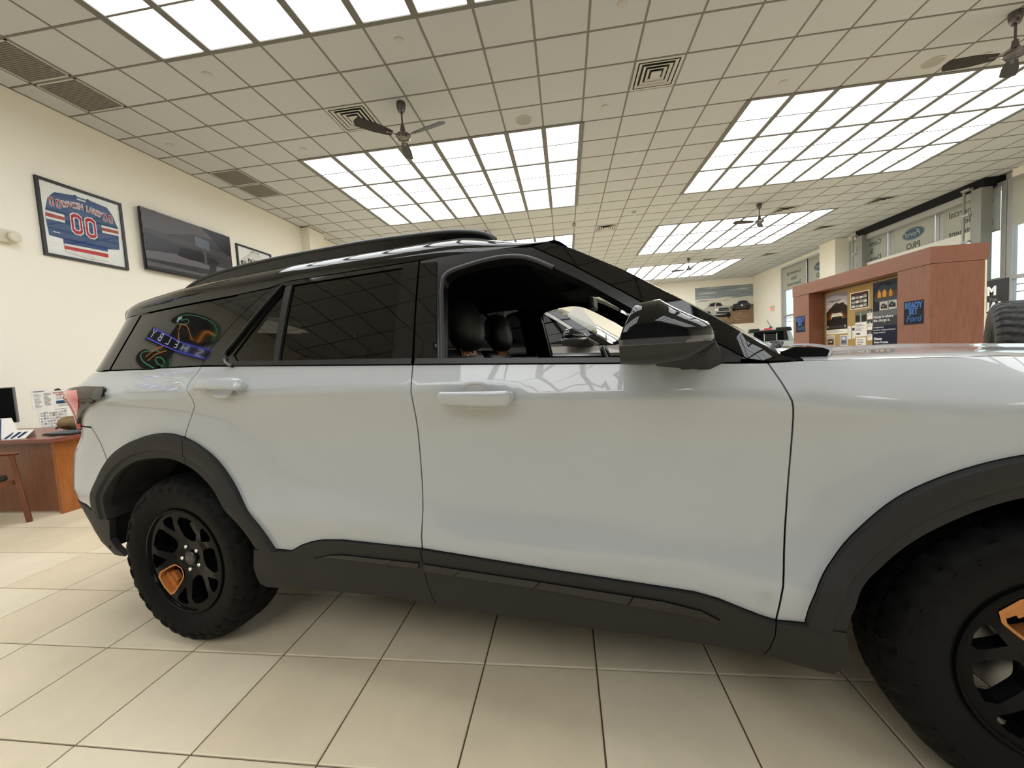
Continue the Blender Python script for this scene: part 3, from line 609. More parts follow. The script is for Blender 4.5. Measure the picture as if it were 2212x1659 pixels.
def make_wheel(name, parent, x, sg, turn=132):
    """tyre and alloy; face towards sg*y.  returns wheel Empty as a part-level mesh 'tyre' with children"""
    R, RI, yf = .3935, .232, .0
    prof = [(.232, -.19), (.236, -.012), (.248, -.004), (.262, .004), (.29, .016), (.325, .021), (.352, .016), (.368, .006), (.379, -.006), (.3865, -.022), (.3915, -.042), (.3925, -.062), (.3935, -.085), (.3935, -.105), (.3935, -.130), (.3925, -.152), (.3915, -.172), (.3865, -.192), (.379, -.206), (.36, -.22), (.30, -.232), (.25, -.215)]
    N = 216; vs = []; fs = []; NP = len(prof)
    for k in range(N):
        a = 2 * PI * k / N; ph = k % 6
        for j, (r, y) in enumerate(prof):
            rr = r; yy = y
            if 8 <= j <= 18:
                rib = (j - 8) // 2; sh = (rib * 2 + (k // 6) % 2) % 6
                if (k + sh) % 6 in (0,): rr -= .006
                if j in (11, 15) : rr -= .008
                if j == 13 and (k // 3) % 2: rr -= .006
            if j in (6, 7): yy += .004 if (ph in (1, 2, 3)) else 0; 
            if j in (8,): rr -= .006 if ph in (4, 5) else 0
            vs.append((rr * math.cos(a), sg * (-0.0 + yy), rr * math.sin(a)))
    for k in range(N):
        for j in range(NP - 1):
            a, b = k * NP + j, ((k + 1) % N) * NP + j; fs.append((a, b, b + 1, a + 1))
    ty = MB().add(vs, fs).build('tyre', M_rubber, parent, smooth=32); ty.location = (x, sg * .95, R)
    # raised sidewall lettering band
    rb = MB()
    for k in range(36):
        if k % 3 == 2: continue
        a = 2 * PI * (k + .1) / 36; b = 2 * PI * (k + .75) / 36
        rb.add([(r * math.cos(w), sg * (.0205 + dy), r * math.sin(w)) for r, dy in ((.338, -.0005), (.352, -.0055)) for w in (a, b)] + [(r * math.cos(w), sg * (.0245 + dy), r * math.sin(w)) for r, dy in ((.339, -.0005), (.351, -.0055)) for w in (a, b)], [(4, 5, 7, 6), (0, 1, 5, 4), (2, 3, 7, 6), (0, 2, 6, 4), (1, 3, 7, 5)])
    rb.build('sidewall_rib', M_rubber, ty, kind='stuff')
    # alloy
    m = MB(); n = 72
    for prf in ([(.246, -.006), (.243, .003), (.236, .004), (.231, -.004), (.226, -.02), (.222, -.17)],):
        m.lathe([(r, sg * y) for r, y in prf], n, axis='y', capped=False)
    m.lathe([(.05, sg * -.045), (.055, sg * -.14)], 24, axis='y', capped=True)
    m.build('rim_barrel', M_wheel, ty, smooth=35)
    # spoke face: disc minus five pockets and five wedges
    outer = [(.231 * math.cos(2 * PI * k / 60), .231 * math.sin(2 * PI * k / 60)) for k in range(60)]
    def rot(poly, a): return [(p[0] * math.cos(a) - p[1] * math.sin(a), p[0] * math.sin(a) + p[1] * math.cos(a)) for p in poly]
    pk = catmull([(-.020, .088), (-.038, .098), (-.048, .120), (-.060, .165), (-.062, .178)], 3) + [(-.052, .203), (0, .211), (.052, .203)] + catmull([(.062, .178), (.060, .165), (.048, .120), (.038, .098), (.020, .088), (0, .083)], 3)
    wd = rot([(0, .138), (-.040, .196), (-.034, .212), (0, .217), (.034, .212), (.040, .196)], PI / 5)
    base = math.radians(turn)
    pk = [(a * .93, .148 + (b - .148) * .95) for a, b in pk]; wd = [(a * .88, b) for a, b in rot(wd, -PI / 5)]; wd = rot(wd, PI / 5)
    pockets = [rot(pk, base + 2 * PI * k / 5) for k in range(5)]; wedges = [rot(wd, base + 2 * PI * k / 5) for k in range(5)]
    vo, F, loops = tri_poly([outer] + pockets + wedges, .016)
    def dep(p):
        r = math.hypot(*p); d = -.040 + .034 * min(1, max(0, (r - .05) / .13)); return d + (.004 if r < .078 else 0)
    s = MB(); s.add([(px, sg * dep((px, pz)), pz) for px, pz in vo], F)
    for L in loops:
        NL = len(L); b = [(px, sg * dep((px, pz)), pz) for px, pz in L] + [(px * (.97 if L is not loops[0] else 1), sg * (dep((px, pz)) - .045), pz * (.97 if L is not loops[0] else 1)) for px, pz in L]
        s.add(b, [(i, (i + 1) % NL, NL + (i + 1) % NL, NL + i) for i in range(NL)])
    s.build('spokes', M_wheel, ty, smooth=28)
    # copper pocket
    a0 = pockets[0]; cx = sum(p[0] for p in a0) / len(a0); cz = sum(p[1] for p in a0) / len(a0); c = MB(); NL = len(a0)
    q = [(cx + (p[0] - cx) * k, sg * (dep(p) + d), cz + (p[1] - cz) * k) for k, d in ((1.10, .0022), (.95, .0022), (.93, -.06)) for p in a0]
    c.add(q, [(r * NL + i, r * NL + (i + 1) % NL, (r + 1) * NL + (i + 1) % NL, (r + 1) * NL + i) for r in (0, 1) for i in range(NL)])
    t1 = rot([(-.044, .168), (-.040, .200), (.040, .200), (.044, .168)], base); c.prism(t1, sg * -.055, sg * -.024, fn=lambda a, b, h: (a, h, b))
    t2 = rot([(-.02, .150), (-.02, .172), (.03, .172), (.03, .150)], base); c.prism(t2, sg * -.055, sg * -.034, fn=lambda a, b, h: (a, h, b))
    c.build('copper_insert', M_copper, ty, smooth=30)['label'] = 'copper coloured pocket insert'
    for k in range(5):
        a = base + PI / 5 + 2 * PI * k / 5 + .0; px, pz = .057 * math.cos(a + PI / 2), .057 * math.sin(a + PI / 2)
        MB().lathe([(.0125, -.05 * sg), (.0115, -.034 * sg), (.0085, -.029 * sg), (.003, -.028 * sg)], 6, axis='y', at=(px, 0, pz)).build('lug_nut', M_chrome, ty, smooth=40)
    cap = MB().lathe([(.034, -.04 * sg), (.034, -.030 * sg), (.030, -.026 * sg)], 32, axis='y').build('centre_cap', M_satin, ty, smooth=40)
    ov = []; 
    for r in ((.019, .0085), (.017, .007)): ov += [(r[0] * math.cos(2 * PI * k / 28), sg * -.0255, r[1] * math.sin(2 * PI * k / 28)) for k in range(28)]
    MB().add(ov, [(i, (i + 1) % 28, 28 + (i + 1) % 28, 28 + i) for i in range(28)]).build('oval_emblem', M_steel, ty)
    cu = MB().lathe([(.165, sg * -.115), (.165, sg * -.13)], 40, axis='y').build('brake_disc', M_steel, ty)
    MB().box((.07, min(sg * -.085, sg * -.15), -.08), (.18, max(sg * -.085, sg * -.15), .08), bev=.015).build('brake_caliper', mat('cast_caliper', (.18, .17, .16), rough=.5, metal=.6), ty)
    return ty
def seat(parent, x, y):
    """front seat: cushion, backrest, bolsters, headrest"""
    def rb(name, lo, hi, tilt, piv, bev=.05):
        o = MB().box(lo, hi, bev=bev).build(name, M_leather, parent, smooth=60)
        o.matrix_local = Matrix.Translation(piv) @ Matrix.Rotation(tilt, 4, 'Y'); return o
    rb('seat_cushion', (-.05, -.26, -.08), (.52, .26, .08), math.radians(-6), (x + .10, y, .62))
    b = rb('backrest', (-.13, -.245, -.05), (.02, .245, .70), math.radians(-13), (x + .14, y, .62), .055)
    for s in (-1, 1):
        q = MB().box((-.06, s * .19 - .05, .02), (.06, s * .19 + .05, .59), bev=.04).build('bolster', M_leather, b, smooth=60)
    h = MB().grid(lambda u, v: (lambda a, e: (.075 * math.cos(a) * abs(math.cos(e)) ** .7 * math.copysign(1, 1), .135 * math.copysign(abs(math.sin(a)) ** .8, math.sin(a)) * abs(math.cos(e)) ** .55, .125 * math.copysign(abs(math.sin(e)) ** .8, math.sin(e))))(2 * PI * u, (v - .5) * PI), 32, 16).build('headrest', M_leather, parent, smooth=70)
    h.matrix_local = Matrix.Translation((x - .0, y, 1.405)) @ Matrix.Rotation(math.radians(-10), 4, 'Y')
    st = MB().tube([(.0755 * math.cos(a), .0, .1255 * math.sin(a)) for a in [(-.45 + .9 * k / 10) * PI for k in range(11)]], .0012, 5).build('seam', mat('dark_stitch', (.05, .05, .05), rough=.8), h)
    M = Matrix(((0, 0, 1), (1, 0, 0), (0, 1, 0))).to_4x4()
    text('TREMOR', .050, M_copper, b, 0, 0, 0, mtx=Matrix.Translation((.0225, 0, .668)) @ M, bold=.0015, extrude=.001)['label'] = 'orange embroidered lettering'
def handle(parent, x, z, dx, dz, rotz):
    """pull handle with scooped cup"""
    p, n = P3(x, z, 0, -1); L, H = dx / 2, dz / 2
    t = Vector((1, 0, 0)); 
    e = 1e-3; t = (P3(x + .05, z, 0)[0] - P3(x - .05, z, 0)[0]).normalized(); t = (t + Vector((0, 0, rotz))).normalized(); up = n.cross(t).normalized() * -1
    if up.z < 0: up = -up
    def W(a, b, c): return tuple(p + t * a + up * b + n * c)
    m = MB()
    def bar(u, v):
        s = -L + 2 * L * u; k = max(0, 1 - (abs(s) / L) ** 5) ** .45; a = 2 * PI * v; lift = .028 + .010 * (1 - (s / L) ** 2)
        rr = max(0., (abs(s) - (L - H * .8)) / (H * .8)); e = math.sqrt(max(.02, 1 - rr * rr)); tp = 1 - .16 * max(0, -s / L)
        return W(s, H * e * tp * math.copysign(abs(math.cos(a)) ** .55, math.cos(a)), lift - .020 * rr ** 3 + .012 * e * math.copysign(abs(math.sin(a)) ** .7, math.sin(a)))
    m.grid(bar, 40, 20); m.add([bar(0, k / 20) for k in range(20)], [tuple(range(20))]); m.add([bar(1, k / 20) for k in range(20)], [tuple(range(20))])
    o = m.build('door_handle', M_white_paint, parent, smooth=50)
    for s in (-1, 1):
        MB().box((-.012, -.008, 0), (.012, .008, .03)).build
    f = MB(); 
    for s in (-1, 1): f.add([W(s * L * .86 + i, j, k) for i in (-.014, .014) for j in (-H * .5, H * .5) for k in (-.002, .03)], [(0, 1, 3, 2), (4, 6, 7, 5), (0, 4, 5, 1), (2, 3, 7, 6), (0, 2, 6, 4), (1, 5, 7, 3)])
    f.build('handle_foot', M_white_paint, parent, kind='stuff')
    def cup(u, v):
        r = u; a = 2 * PI * v; return W(r * L * .62 * math.cos(a), r * H * 2.1 * math.sin(a), .0008 + (.0008 if r > .9 else 0) - .0)
    def cup3(u, v):
        r = u; a = 2 * PI * v; rim = .0035 * math.exp(-((r - .93) / .06) ** 2); return W(r * L * .46 * math.copysign(abs(math.cos(a)) ** .75, math.cos(a)), r * H * 1.85 * math.copysign(abs(math.sin(a)) ** .75, math.sin(a)), .0012 + rim + .010 * (1 - r ** 2) * -0.0 + .0035 * math.sin(a) * (1 - r))
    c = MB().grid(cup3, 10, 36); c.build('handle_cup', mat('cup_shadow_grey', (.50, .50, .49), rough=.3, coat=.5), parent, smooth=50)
    return o
def mirror_housing(parent, sg, mats):
    def loft(name, z0, z1, m, n=20, rear=True):
        """superellipse sections along x; z clipped to a band"""
        X = [(1.990, 1.0), (1.994, 1.04), (2.02, 1.05), (2.06, 1.02), (2.10, .95), (2.14, .84), (2.175, .69), (2.2, .50), (2.212, .30), (2.217, .03)]
        mb = MB(); vs = []; K = 28
        for x, k in X:
            zc = 1.262 + (x - 1.99) * .0; top = zc + (lerp([(1.99, .098), (2.06, .103), (2.2, .040), (2.217, .01)], x)); bot = zc - (lerp([(1.99, .055), (2.05, .062), (2.15, .05), (2.217, .01)], x)); yc = -1.115 + .02 * (x - 1.99) / .22; hw = .098 * k
            for q in range(K):
                a = 2 * PI * q / K; cy, cz = math.copysign(abs(math.cos(a)) ** .72, math.cos(a)), math.copysign(abs(math.sin(a)) ** .72, math.sin(a))
                z = zc + (cz * (top - zc) if cz > 0 else cz * (zc - bot)); z = max(z0, min(z1, z)); vs.append((x + .5 * max(0, z - 1.275) * max(0, 1 - (x - 1.99) / .2), -sg * (yc + cy * hw), z))
        fs = []
        for i in range(len(X) - 1):
            for q in range(K): a, b = i * K + q, i * K + (q + 1) % K; fs.append((a, b, b + K, a + K))
        fs.append(tuple(range(K))); fs.append(tuple((len(X) - 1) * K + q for q in range(K))); return MB().add(vs, fs).build(name, m, parent, smooth=45)
    top = loft('mirror_cap', 1.268, 2, mats[0]); loft('mirror_base', 0, 1.252, mats[1]); loft('turn_signal', 1.250, 1.270, mats[2])
    y = lambda v: -sg * -v if False else sg * v
    MB().add([(1.9885, sg * 1.03, 1.225), (1.9885, sg * 1.20, 1.225), (2.0255, sg * 1.20, 1.35), (2.0255, sg * 1.03, 1.35)], [(0, 1, 2, 3)]).build('mirror_glass', M_chrome, parent)
    a = MB(); A = [(2.06, 1.215), (2.20, 1.222), (2.225, 1.245), (2.22, 1.262), (2.05, 1.255)]
    a.add([(x, sg * 1.06, z) for x, z in A] + [(x + .03, sg * .955, z - .018) for x, z in [(2.06, 1.205), (2.2, 1.185), (2.235, 1.205), (2.225, 1.25), (2.08, 1.25)]], [(0, 1, 2, 3, 4), (9, 8, 7, 6, 5)] + [(i, (i + 1) % 5, 5 + (i + 1) % 5, 5 + i) for i in range(5)])
    a.add([(2.10, sg * 1.05, 1.215), (2.20, sg * 1.05, 1.215), (2.22, sg * .965, 1.205), (2.12, sg * .965, 1.205), (2.15, sg * .985, 1.178), (2.17, sg * .985, 1.178)], [(0, 1, 2, 3), (0, 4, 5, 1), (3, 2, 5, 4), (1, 5, 2), (0, 3, 4)])
    a.build('mirror_foot', mats[1], parent, smooth=20)
def build_suv(P):
    car = P
    black, white = M_black_paint, M_white_paint
    XE = lambda z: pch(XR, z) + .006
    for sg in (-1, 1):
        rt = sg < 0
        # white side panels
        arcL = [p for p in ARO if p[0] <= .137 and p[1] > .58]
        rear_edge = [(XE(z), z) for z in (1.285, 1.24, 1.2, 1.16, 1.12, 1.07, 1.03)]
        qp = [(-.03, bz(-.03)), (-.079, 1.283), (-.413, 1.290)] + rear_edge + [(-.57, 1.02), (-.445, .845)] + [p for p in arcL if p[1] > .845] + RDCUT[::-1]
        quarter = panel('rear_quarter_panel', shrink(qp, .0018), white, car, sg, step=.045)
        bp_ = [(XE(z), z) for z in (1.025, .98, .95, .9, .86, .8, .74, .70, .655)] + [(-.66, .628), (-.53, .585)] + [p for p in arcL if p[1] < .84 and p[0] < -.3] + [(-.447, .838), (-.573, 1.015)]
        panel('rear_bumper_side', shrink(bp_, .0015), white, car, sg)
        db = [(XE(z), z) for z in (.65, .6, .55, .5, .45, .40)] + [(-.50, .375), (-.39, .385), (-.43, .42), (-.46, .47), (-.43, .572), (-.53, .582), (-.66, .622)]
        panel('lower_bumper_cladding', db, M_plastic, car, sg, off=.004)
        rd = RDCUT[:-1] + [(.137, .978)] + [p for p in ARO if p[0] > .14] + RDB + FDR[::-1][1:] + [(.9, bz(.9)), (.5, bz(.5))]
        rdoor = panel('rear_door', shrink(rd, .0024), white, car, sg)
        fd = FDR + FDB[1:] + FDF[::-1][1:] + [(2.0, bz(2.0)), (1.6, bz(1.6))]
        fdoor = panel('front_door', shrink(fd, .0024), white, car, sg)
        top = [(3.86, .92), (3.75, 1.02), (3.6, 1.075), (3.4, 1.122), (3.15, 1.155), (2.88, 1.176), (2.6, 1.184), (2.445, 1.187)]
        ff = FDF + [(2.434, .487)] + FAO[1:] + [(3.70, .50), (3.84, .55), (3.88, .7)] + top
        panel('front_fender', shrink(ff, .0022), white, car, sg)
        # arch mouldings and rocker cladding
        k = next(i for i, p in enumerate(ARO) if p[0] > .137); k2 = next(i for i, p in enumerate(ARI) if p[0] > .128)
        prof = [(0, -.002), (.02, .016), (.06, .022), (.30, .024), (.62, .021), (.70, .012), (.97, .010), (1., .002), (1., -.05), (1.05, -.22)]
        strip('wheel_arch_moulding', ARO[:k + 1], ARI[:k2 + 1], prof, M_plastic, car, sg, 40)
        strip('wheel_arch_moulding', [(x + .003, z) for x, z in ARO[k:]], [(x + .003, z) for x, z in ARI[k2:]], prof, M_plastic, rdoor, sg, 40)
        strip('wheel_arch_moulding', FAO, FAI, prof, M_plastic, car, sg, 80)
        cut1, cut2 = [(1.277, .581), (1.279, .53), (1.287, .45), (1.30, .366)], [(2.371, .473), (2.370, .43), (2.36, .38), (2.345, .342)]
        rk1 = [(.507, .523)] + RDB + cut1[1:] + [(1.08, .371), (.634, .352), (.50, .342), (.476, .36), (.485, .44)]
        rk2 = cut1 + [(1.74, .353), (1.99, .356), (2.21, .354)] + cut2[::-1] + FDB[::-1][1:]
        rk3 = cut2 + [(2.475, .345), (2.506, .350), (2.528, .42), (2.515, .497), (2.434, .487)]
        cprof = .014
        panel('rocker_cladding', shrink(rk1, .0015), M_plastic, rdoor, sg, off=cprof, th=.05, step=.04); panel('rocker_cladding', shrink(rk2, .0015), M_plastic, fdoor, sg, off=cprof, th=.05, step=.04); panel('rocker_cladding', shrink(rk3, .0015), M_plastic, car, sg, off=cprof, th=.05, step=.04)
        st1 = [(.795, .505), (.84, .517), (1.0, .519), (1.262, .516), (1.265, .536), (.95, .535), (.888, .529)]
        st2 = [(1.281, .508), (1.751, .489), (2.079, .468), (2.163, .460), (2.218, .450), (2.229, .458), (2.18, .482), (2.08, .498), (1.753, .514), (1.285, .534)]
        panel('rocker_strip', st1, M_gloss_black, rdoor, sg, off=cprof + .006, th=.01, step=.03); panel('rocker_strip', st2, M_gloss_black, fdoor, sg, off=cprof + .006, th=.01, step=.03)
        # greenhouse
        dpil = [(XE(1.555) , 1.555), (-.335, 1.561), (-.422, 1.297), (XE(1.30) + .0, 1.297), (XE(1.38), 1.38), (XE(1.46), 1.46)]
        panel('rear_corner_glass', dpil, M_gloss_black, car, sg, off=-.001)
        panel('quarter_glass', QG, mat('deep_tint_glass', (.010, .010, .010), rough=.015, spec=.5), car, sg, off=-.004, th=.006, step=.03)
        cp = [(.332, 1.594), (.515, 1.603)] + RD_UP[::-1][1:] + [(-.03, bz(-.03) + .002), (-.030, 1.303)]
        panel('c_pillar', shrink(cp, .0015), black, car, sg)
        SUR = catmull([(.585, 1.612), (.485, 1.49), (.40, 1.375), (.362, 1.325), (.378, 1.29), (.425, 1.272)], 4)
        hole = [(.600, 1.605), (1.172, 1.616), (1.19, 1.256), (.446, 1.284), (.402, 1.32)]
        fr = RD_UP[:-1] + [(.515, 1.605), (.585, 1.626), (1.239, 1.635), (1.262, 1.40), (1.275, 1.24), (.8, bz(.8) + .003), (.5, bz(.5) + .003), (.3, bz(.3) + .003)]
        panel('door_frame', [shrink(fr, .002), hole], black, rdoor, sg, off=.0)
        panel('door_window', [(.629, 1.602), (1.172, 1.614), (1.19, 1.256), (.652, 1.276)], M_tint, rdoor, sg, off=-.006, th=.005, step=.04)
        panel('vent_window', [(.597, 1.600), (.404, 1.322), (.448, 1.284), (.640, 1.276)], M_tint, rdoor, sg, off=-.006, th=.005, step=.04)
        panel('window_divider', [(.597, 1.598), (.631, 1.604), (.661, 1.276), (.633, 1.276)], M_satin, rdoor, sg, off=.003, th=.02)
        panel('pillar_cover', [(1.172, 1.621), (1.240, 1.621), (1.272, 1.254), (1.190, 1.257)], M_gloss_black, rdoor, sg, off=.004, th=.01)
        mb = MB(); mb.tube([P3(x, z, .004, sg)[0] for x, z in SUR], .013, 8, ry=.007); mb.build('window_trim', M_satin, rdoor, smooth=60)
        panel('belt_trim', [(.42, bz(.42) + .001), (1.272, bz(1.272) + .001), (1.271, bz(1.272) + .021), (.425, bz(.42) + .018)], M_satin, rdoor, sg, off=.006, th=.012)
        panel('belt_trim', [(1.284, bz(1.284) + .001), (2.30, bz(2.3) + .001), (2.30, bz(2.3) + .014), (1.287, bz(1.284) + .020)], M_satin, fdoor, sg, off=.006, th=.012)
        fr2 = [(1.281, 1.24), (1.262, 1.40), (1.243, 1.635)] + FTOP[1:] + APL[1:] + [(2.0, bz(2) + .003), (1.6, bz(1.6) + .003)]
        panel('door_frame', [shrink(fr2, .002), OPEN], mat('satin_black_frame', (.010, .010, .010), rough=.22), fdoor, sg, off=0, th=.05)
        panel('pillar_cover', [(1.247, 1.620), (1.318, 1.618), (1.370, 1.252), (1.281, 1.256)], M_gloss_black, fdoor, sg, off=.004, th=.01)
        mb = MB(); mb.tube([P3(x, z, -.004, sg)[0] for x, z in [(1.386, 1.25), (1.352, 1.5)] + OPEN[6:30]], .010, 8); mb.build('window_seal', M_satin, fdoor, smooth=60)
        panel('sail_panel', [(2.13, 1.203), (2.151, 1.285), (2.235, 1.245), (2.306, 1.199)], M_plastic, fdoor, sg, off=.006, th=.02)
        ap = APL + [(2.37, 1.189), (2.445, 1.189)] + APO[::-1][1:] 
        panel('a_pillar', shrink(ap, .0015), M_gloss_black, car, sg, off=.002, th=.07)
        # lamps, wheels
        tl = panel('tail_light', TAIL, mat('smoked_red_lens', (.035, .016, .013), rough=.12, spec=.3), car, sg, off=.012, th=.03, step=.03)
        panel('red_lens', [(-.90, 1.19), (-.565, 1.200), (-.55, 1.165), (-.595, 1.12), (-.66, 1.06), (-.705, 1.005), (-.865, 1.005)], mat('red_lens', (.80, .13, .14), rough=.12, coat=1.), tl, sg, off=.015, th=.012, step=.03)
        panel('black_bezel', [(-.70, 1.02), (-.641, 1.068), (-.559, 1.112), (-.529, 1.123), (-.487, 1.127), (-.338, 1.174), (-.335, 1.2), (-.357, 1.209), (-.385, 1.205), (-.40, 1.185), (-.50, 1.147), (-.56, 1.135), (-.62, 1.10), (-.70, 1.045)], M_gloss_black, tl, sg, off=.0145, th=.01, step=.03)
        make_wheel('wheel', car, 0, sg); make_wheel('wheel', car, 3.025, sg, 33)
        mirror_housing(fdoor, sg, (M_gloss_black, mat('mirror_grey_plastic', (.019, .019, .0195), rough=.5, spec=.4), mat('smoked_signal_lens', (.10, .10, .105), rough=.1, coat=1., metal=.5)))
        if rt:
            handle(fdoor, 1.527, 1.124, .262, .050, -.03); handle(rdoor, .428, 1.187, .242, .050, -.04)
        # wheel wells
        for wx, r0 in ((0.03, .54), (3.06, .555)):
            w = MB(); w.grid(lambda u, v: (wx + r0 * .95 * math.cos(PI * (1 - u)), sg * (.60 + .365 * v), .42 + r0 * .92 * math.sin(PI * (1 - u))), 24, 2)
            w.add([(wx, sg * .60, .42)] + [(wx + r0 * .96 * math.cos(PI * (1 - q / 24)), sg * .60, .42 + r0 * .92 * math.sin(PI * (1 - q / 24))) for q in range(25)], [(0, q + 1, q + 2) for q in range(24)])
            w.build('wheel_well', M_cabin, car, smooth=40)
        # door cards
        MB().add([(x, sg * y, z) for x, y, z in [(.35, .885, .55), (2.42, .885, .55), (2.42, .885, 1.18), (1.28, .880, 1.225), (.35, .875, 1.26), (.35, .86, .55), (2.42, .86, .55), (2.42, .86, 1.18), (1.28, .855, 1.225), (.35, .85, 1.26)]], [(0, 1, 2, 3, 4), (9, 8, 7, 6, 5), (0, 5, 6, 1), (1, 6, 7, 2), (2, 7, 8, 3), (3, 8, 9, 4), (4, 9, 5, 0)]).build('door_card', M_cabin, car)
        # roof rail
        rp = catmull([(-.27, 1.67), (-.235, 1.692), (-.15, 1.724), (.03, 1.755), (.37, 1.775), (.7, 1.782), (.94, 1.784), (1.24, 1.776), (1.37, 1.764), (1.46, 1.742), (1.50, 1.715)], 4)
        MB().tube([(x, sg * (.635 + .012 * math.sin(PI * (x + .3) / 1.8)), z) for x, z in rp], .019, 10, ry=.013).build('roof_rail', M_satin, car, smooth=60)
        MB().grid(lambda u, v: (lambda x: (x, sg * ((.650 if v < .6 else .628) + .012 * math.sin(PI * (x + .3) / 1.8)), lerp(rp, x) if 0 < v < .9 else min(lerp(rp, x), roofp(x, .70)[2] - .03)))(-.262 + 1.755 * u), 40, 3).build('rail_gap_shade', M_gloss_black, car)  # black web in place of the shaded gap under the rail
        for x_, nm in ((1.62, 'sun_visor'),):
            MB().box((1.62, min(sg * .15, sg * .52), 1.60), (1.84, max(sg * .15, sg * .52), 1.615)).build(nm, M_cabin, car)
    seat(car, 1.235, -.38); seat(car, 1.15, .38)
    # rear bench
    MB().box((.05, -.62, .62), (.55, .62, .75), bev=.04).build('bench_cushion', M_leather, car, smooth=60); MB().box((-.08, -.62, .70), (.08, .62, 1.22), bev=.05).build('bench_backrest', M_leather, car, smooth=60)
    for y in (-.36, .36): MB().box((-.08, y - .12, 1.22), (.03, y + .12, 1.40), bev=.045).build('rear_headrest', M_leather, car, smooth=60)
    # roof, headliner, spoiler
    def rf(u, v): t = 2 * v - 1; return roofp(-.60 + (2.348 + .05 * (1 - t * t)) * u, t)
    MB().grid(rf, 60, 64).build('roof', black, car, smooth=80)
    MB().grid(lambda u, v: (lambda p: (p[0], p[1] * .94, p[2] - .045))(rf(.02 + .96 * u, v)), 24, 20).build('headliner', M_cabin, car, smooth=60)
    sp = MB()
    def spo(u, v):
        t = 2 * v - 1; x = -.56 - .15 * u + .05 * abs(t) ** 3; p = roofp(x, t * .995); k = u; return (x, p[1] * (1 - .0 * k), p[2] + .004 - .012 * k * (1 - abs(t) ** 4))
    def spb(u, v):
        p = spo(u, v); return (p[0] + .004 * u, p[1] * .995, p[2] - .012 - .035 * (1 - u))
    sp.grid(spo, 8, 40); sp.grid(spb, 8, 40, flip=True); sp.grid(lambda u, v: spo(1, v) if u < .5 else spb(1, v), 1, 40); sp.build('roof_spoiler', M_black_paint, car, smooth=60)
    # windshield, cowl, wiper
    def wsp(u, v):
        t = 2 * v - 1; x, z = resample(APO, 15)[int(round(u * 14))]; y = S(x, z) - .012; return (x + (.05 + .12 * u) * (1 - t * t), t * y, z + (.03 - .02 * u) * (1 - t * t))
    MB().grid(wsp, 14, 24).build('windshield', M_clear, car, smooth=80)
    MB().grid(lambda u, v: (lambda p: (p[0] - .0, p[1], p[2] + .002))(wsp(1 - .07 * u, v)) if False else (lambda t: (2.42 + .13 * u + .20 * (1 - t * t), t * .86, 1.192 + .026 * (1 - abs(t) ** 6) + .010 * math.sin(PI * u)))(2 * v - 1), 6, 30).build('cowl_panel', M_satin, car, smooth=60)
    for sg in (-1, 1): MB().prism([(2.43, 1.18), (2.525, 1.186), (2.560, 1.200), (2.565, 1.215), (2.55, 1.223), (2.48, 1.230), (2.445, 1.218)], sg * .70, sg * .86, fn=lambda a, b, h: (a - .10 * (abs(h) - .70), h, b - .04 * (abs(h) - .70))).build('cowl_corner', M_gloss_black, car, smooth=50)
    wb = MB().tube([(2.47, -.70, 1.205), (2.475, -.66, 1.232), (2.52, -.55, 1.236), (2.64, -.15, 1.240), (2.67, .1, 1.240)], [.016, .013, .010, .007, .006], 8).build('wiper_arm', M_black, car, smooth=50)
    MB().lathe([(.013, 1.20), (.013, 1.228), (.008, 1.234)], 14, at=(2.47, -.70, 0)).build('wiper_pivot', M_satin, wb, smooth=50)
    # hood
    MB().grid(lambda u, v: hoodp(u, v), 36, 60).build('hood', white, car, smooth=80)
    # rear: tailgate, glass, bumper
    def rear(z, t): w = S(pch(XR, z) + .006, z); return (pch(XR, z) + .006 - .10 * (1 - abs(t) ** 2.2), t * w, z)
    MB().grid(lambda u, v: rear(.98 + .30 * u, 2 * v - 1), 12, 24).build('tailgate', white, car, smooth=60)
    MB().grid(lambda u, v: rear(1.285 + .26 * u, 2 * v - 1), 8, 24).build('rear_window', mat('deep_tint_glass', (.010, .010, .010)), car, smooth=60)
    MB().grid(lambda u, v: rear(.64 + .34 * u, 2 * v - 1), 12, 24).build('rear_bumper', white, car, smooth=60); MB().grid(lambda u, v: rear(.38 + .26 * u, 2 * v - 1), 8, 24).build('lower_rear_bumper', M_plastic, car, smooth=60)
    # front end (beyond the picture edge)
    def front(z, t): w = S(3.86, z) + .02; return (3.86 + .09 * (1 - abs(t) ** 2.4), t * w, z)
    MB().grid(lambda u, v: front(.34 + .28 * u, 2 * v - 1), 6, 24).build('front_bumper', M_plastic, car, smooth=60); MB().grid(lambda u, v: front(.62 + .3 * u, (2 * v - 1) * .62), 6, 24).build('grille', M_black, car, smooth=60)
    for sg in (-1, 1): MB().grid(lambda u, v: front(.76 + .15 * u, sg * (.62 + .38 * v)), 4, 10).build('headlight', M_clear, car, smooth=60); MB().grid(lambda u, v: front(.62 + .14 * u, sg * (.62 + .38 * v)), 4, 10).build('front_bumper_corner', white, car, smooth=60)
    # dark structure inside; the unseen engine box is added to block light
    MB().box((.56, -.84, .32), (2.44, .84, .46)).build('floor_pan', M_cabin, car); MB().box((-.78, -.58, .34), (.52, .58, .60)).build('rear_floor', M_cabin, car); MB().box((2.45, -.58, .26), (3.72, .58, 1.06)).build('engine_light_block', M_cabin, car); MB().box((-.72, -.70, .95), (-.06, .70, 1.10)).build('cargo_floor', M_cabin, car)
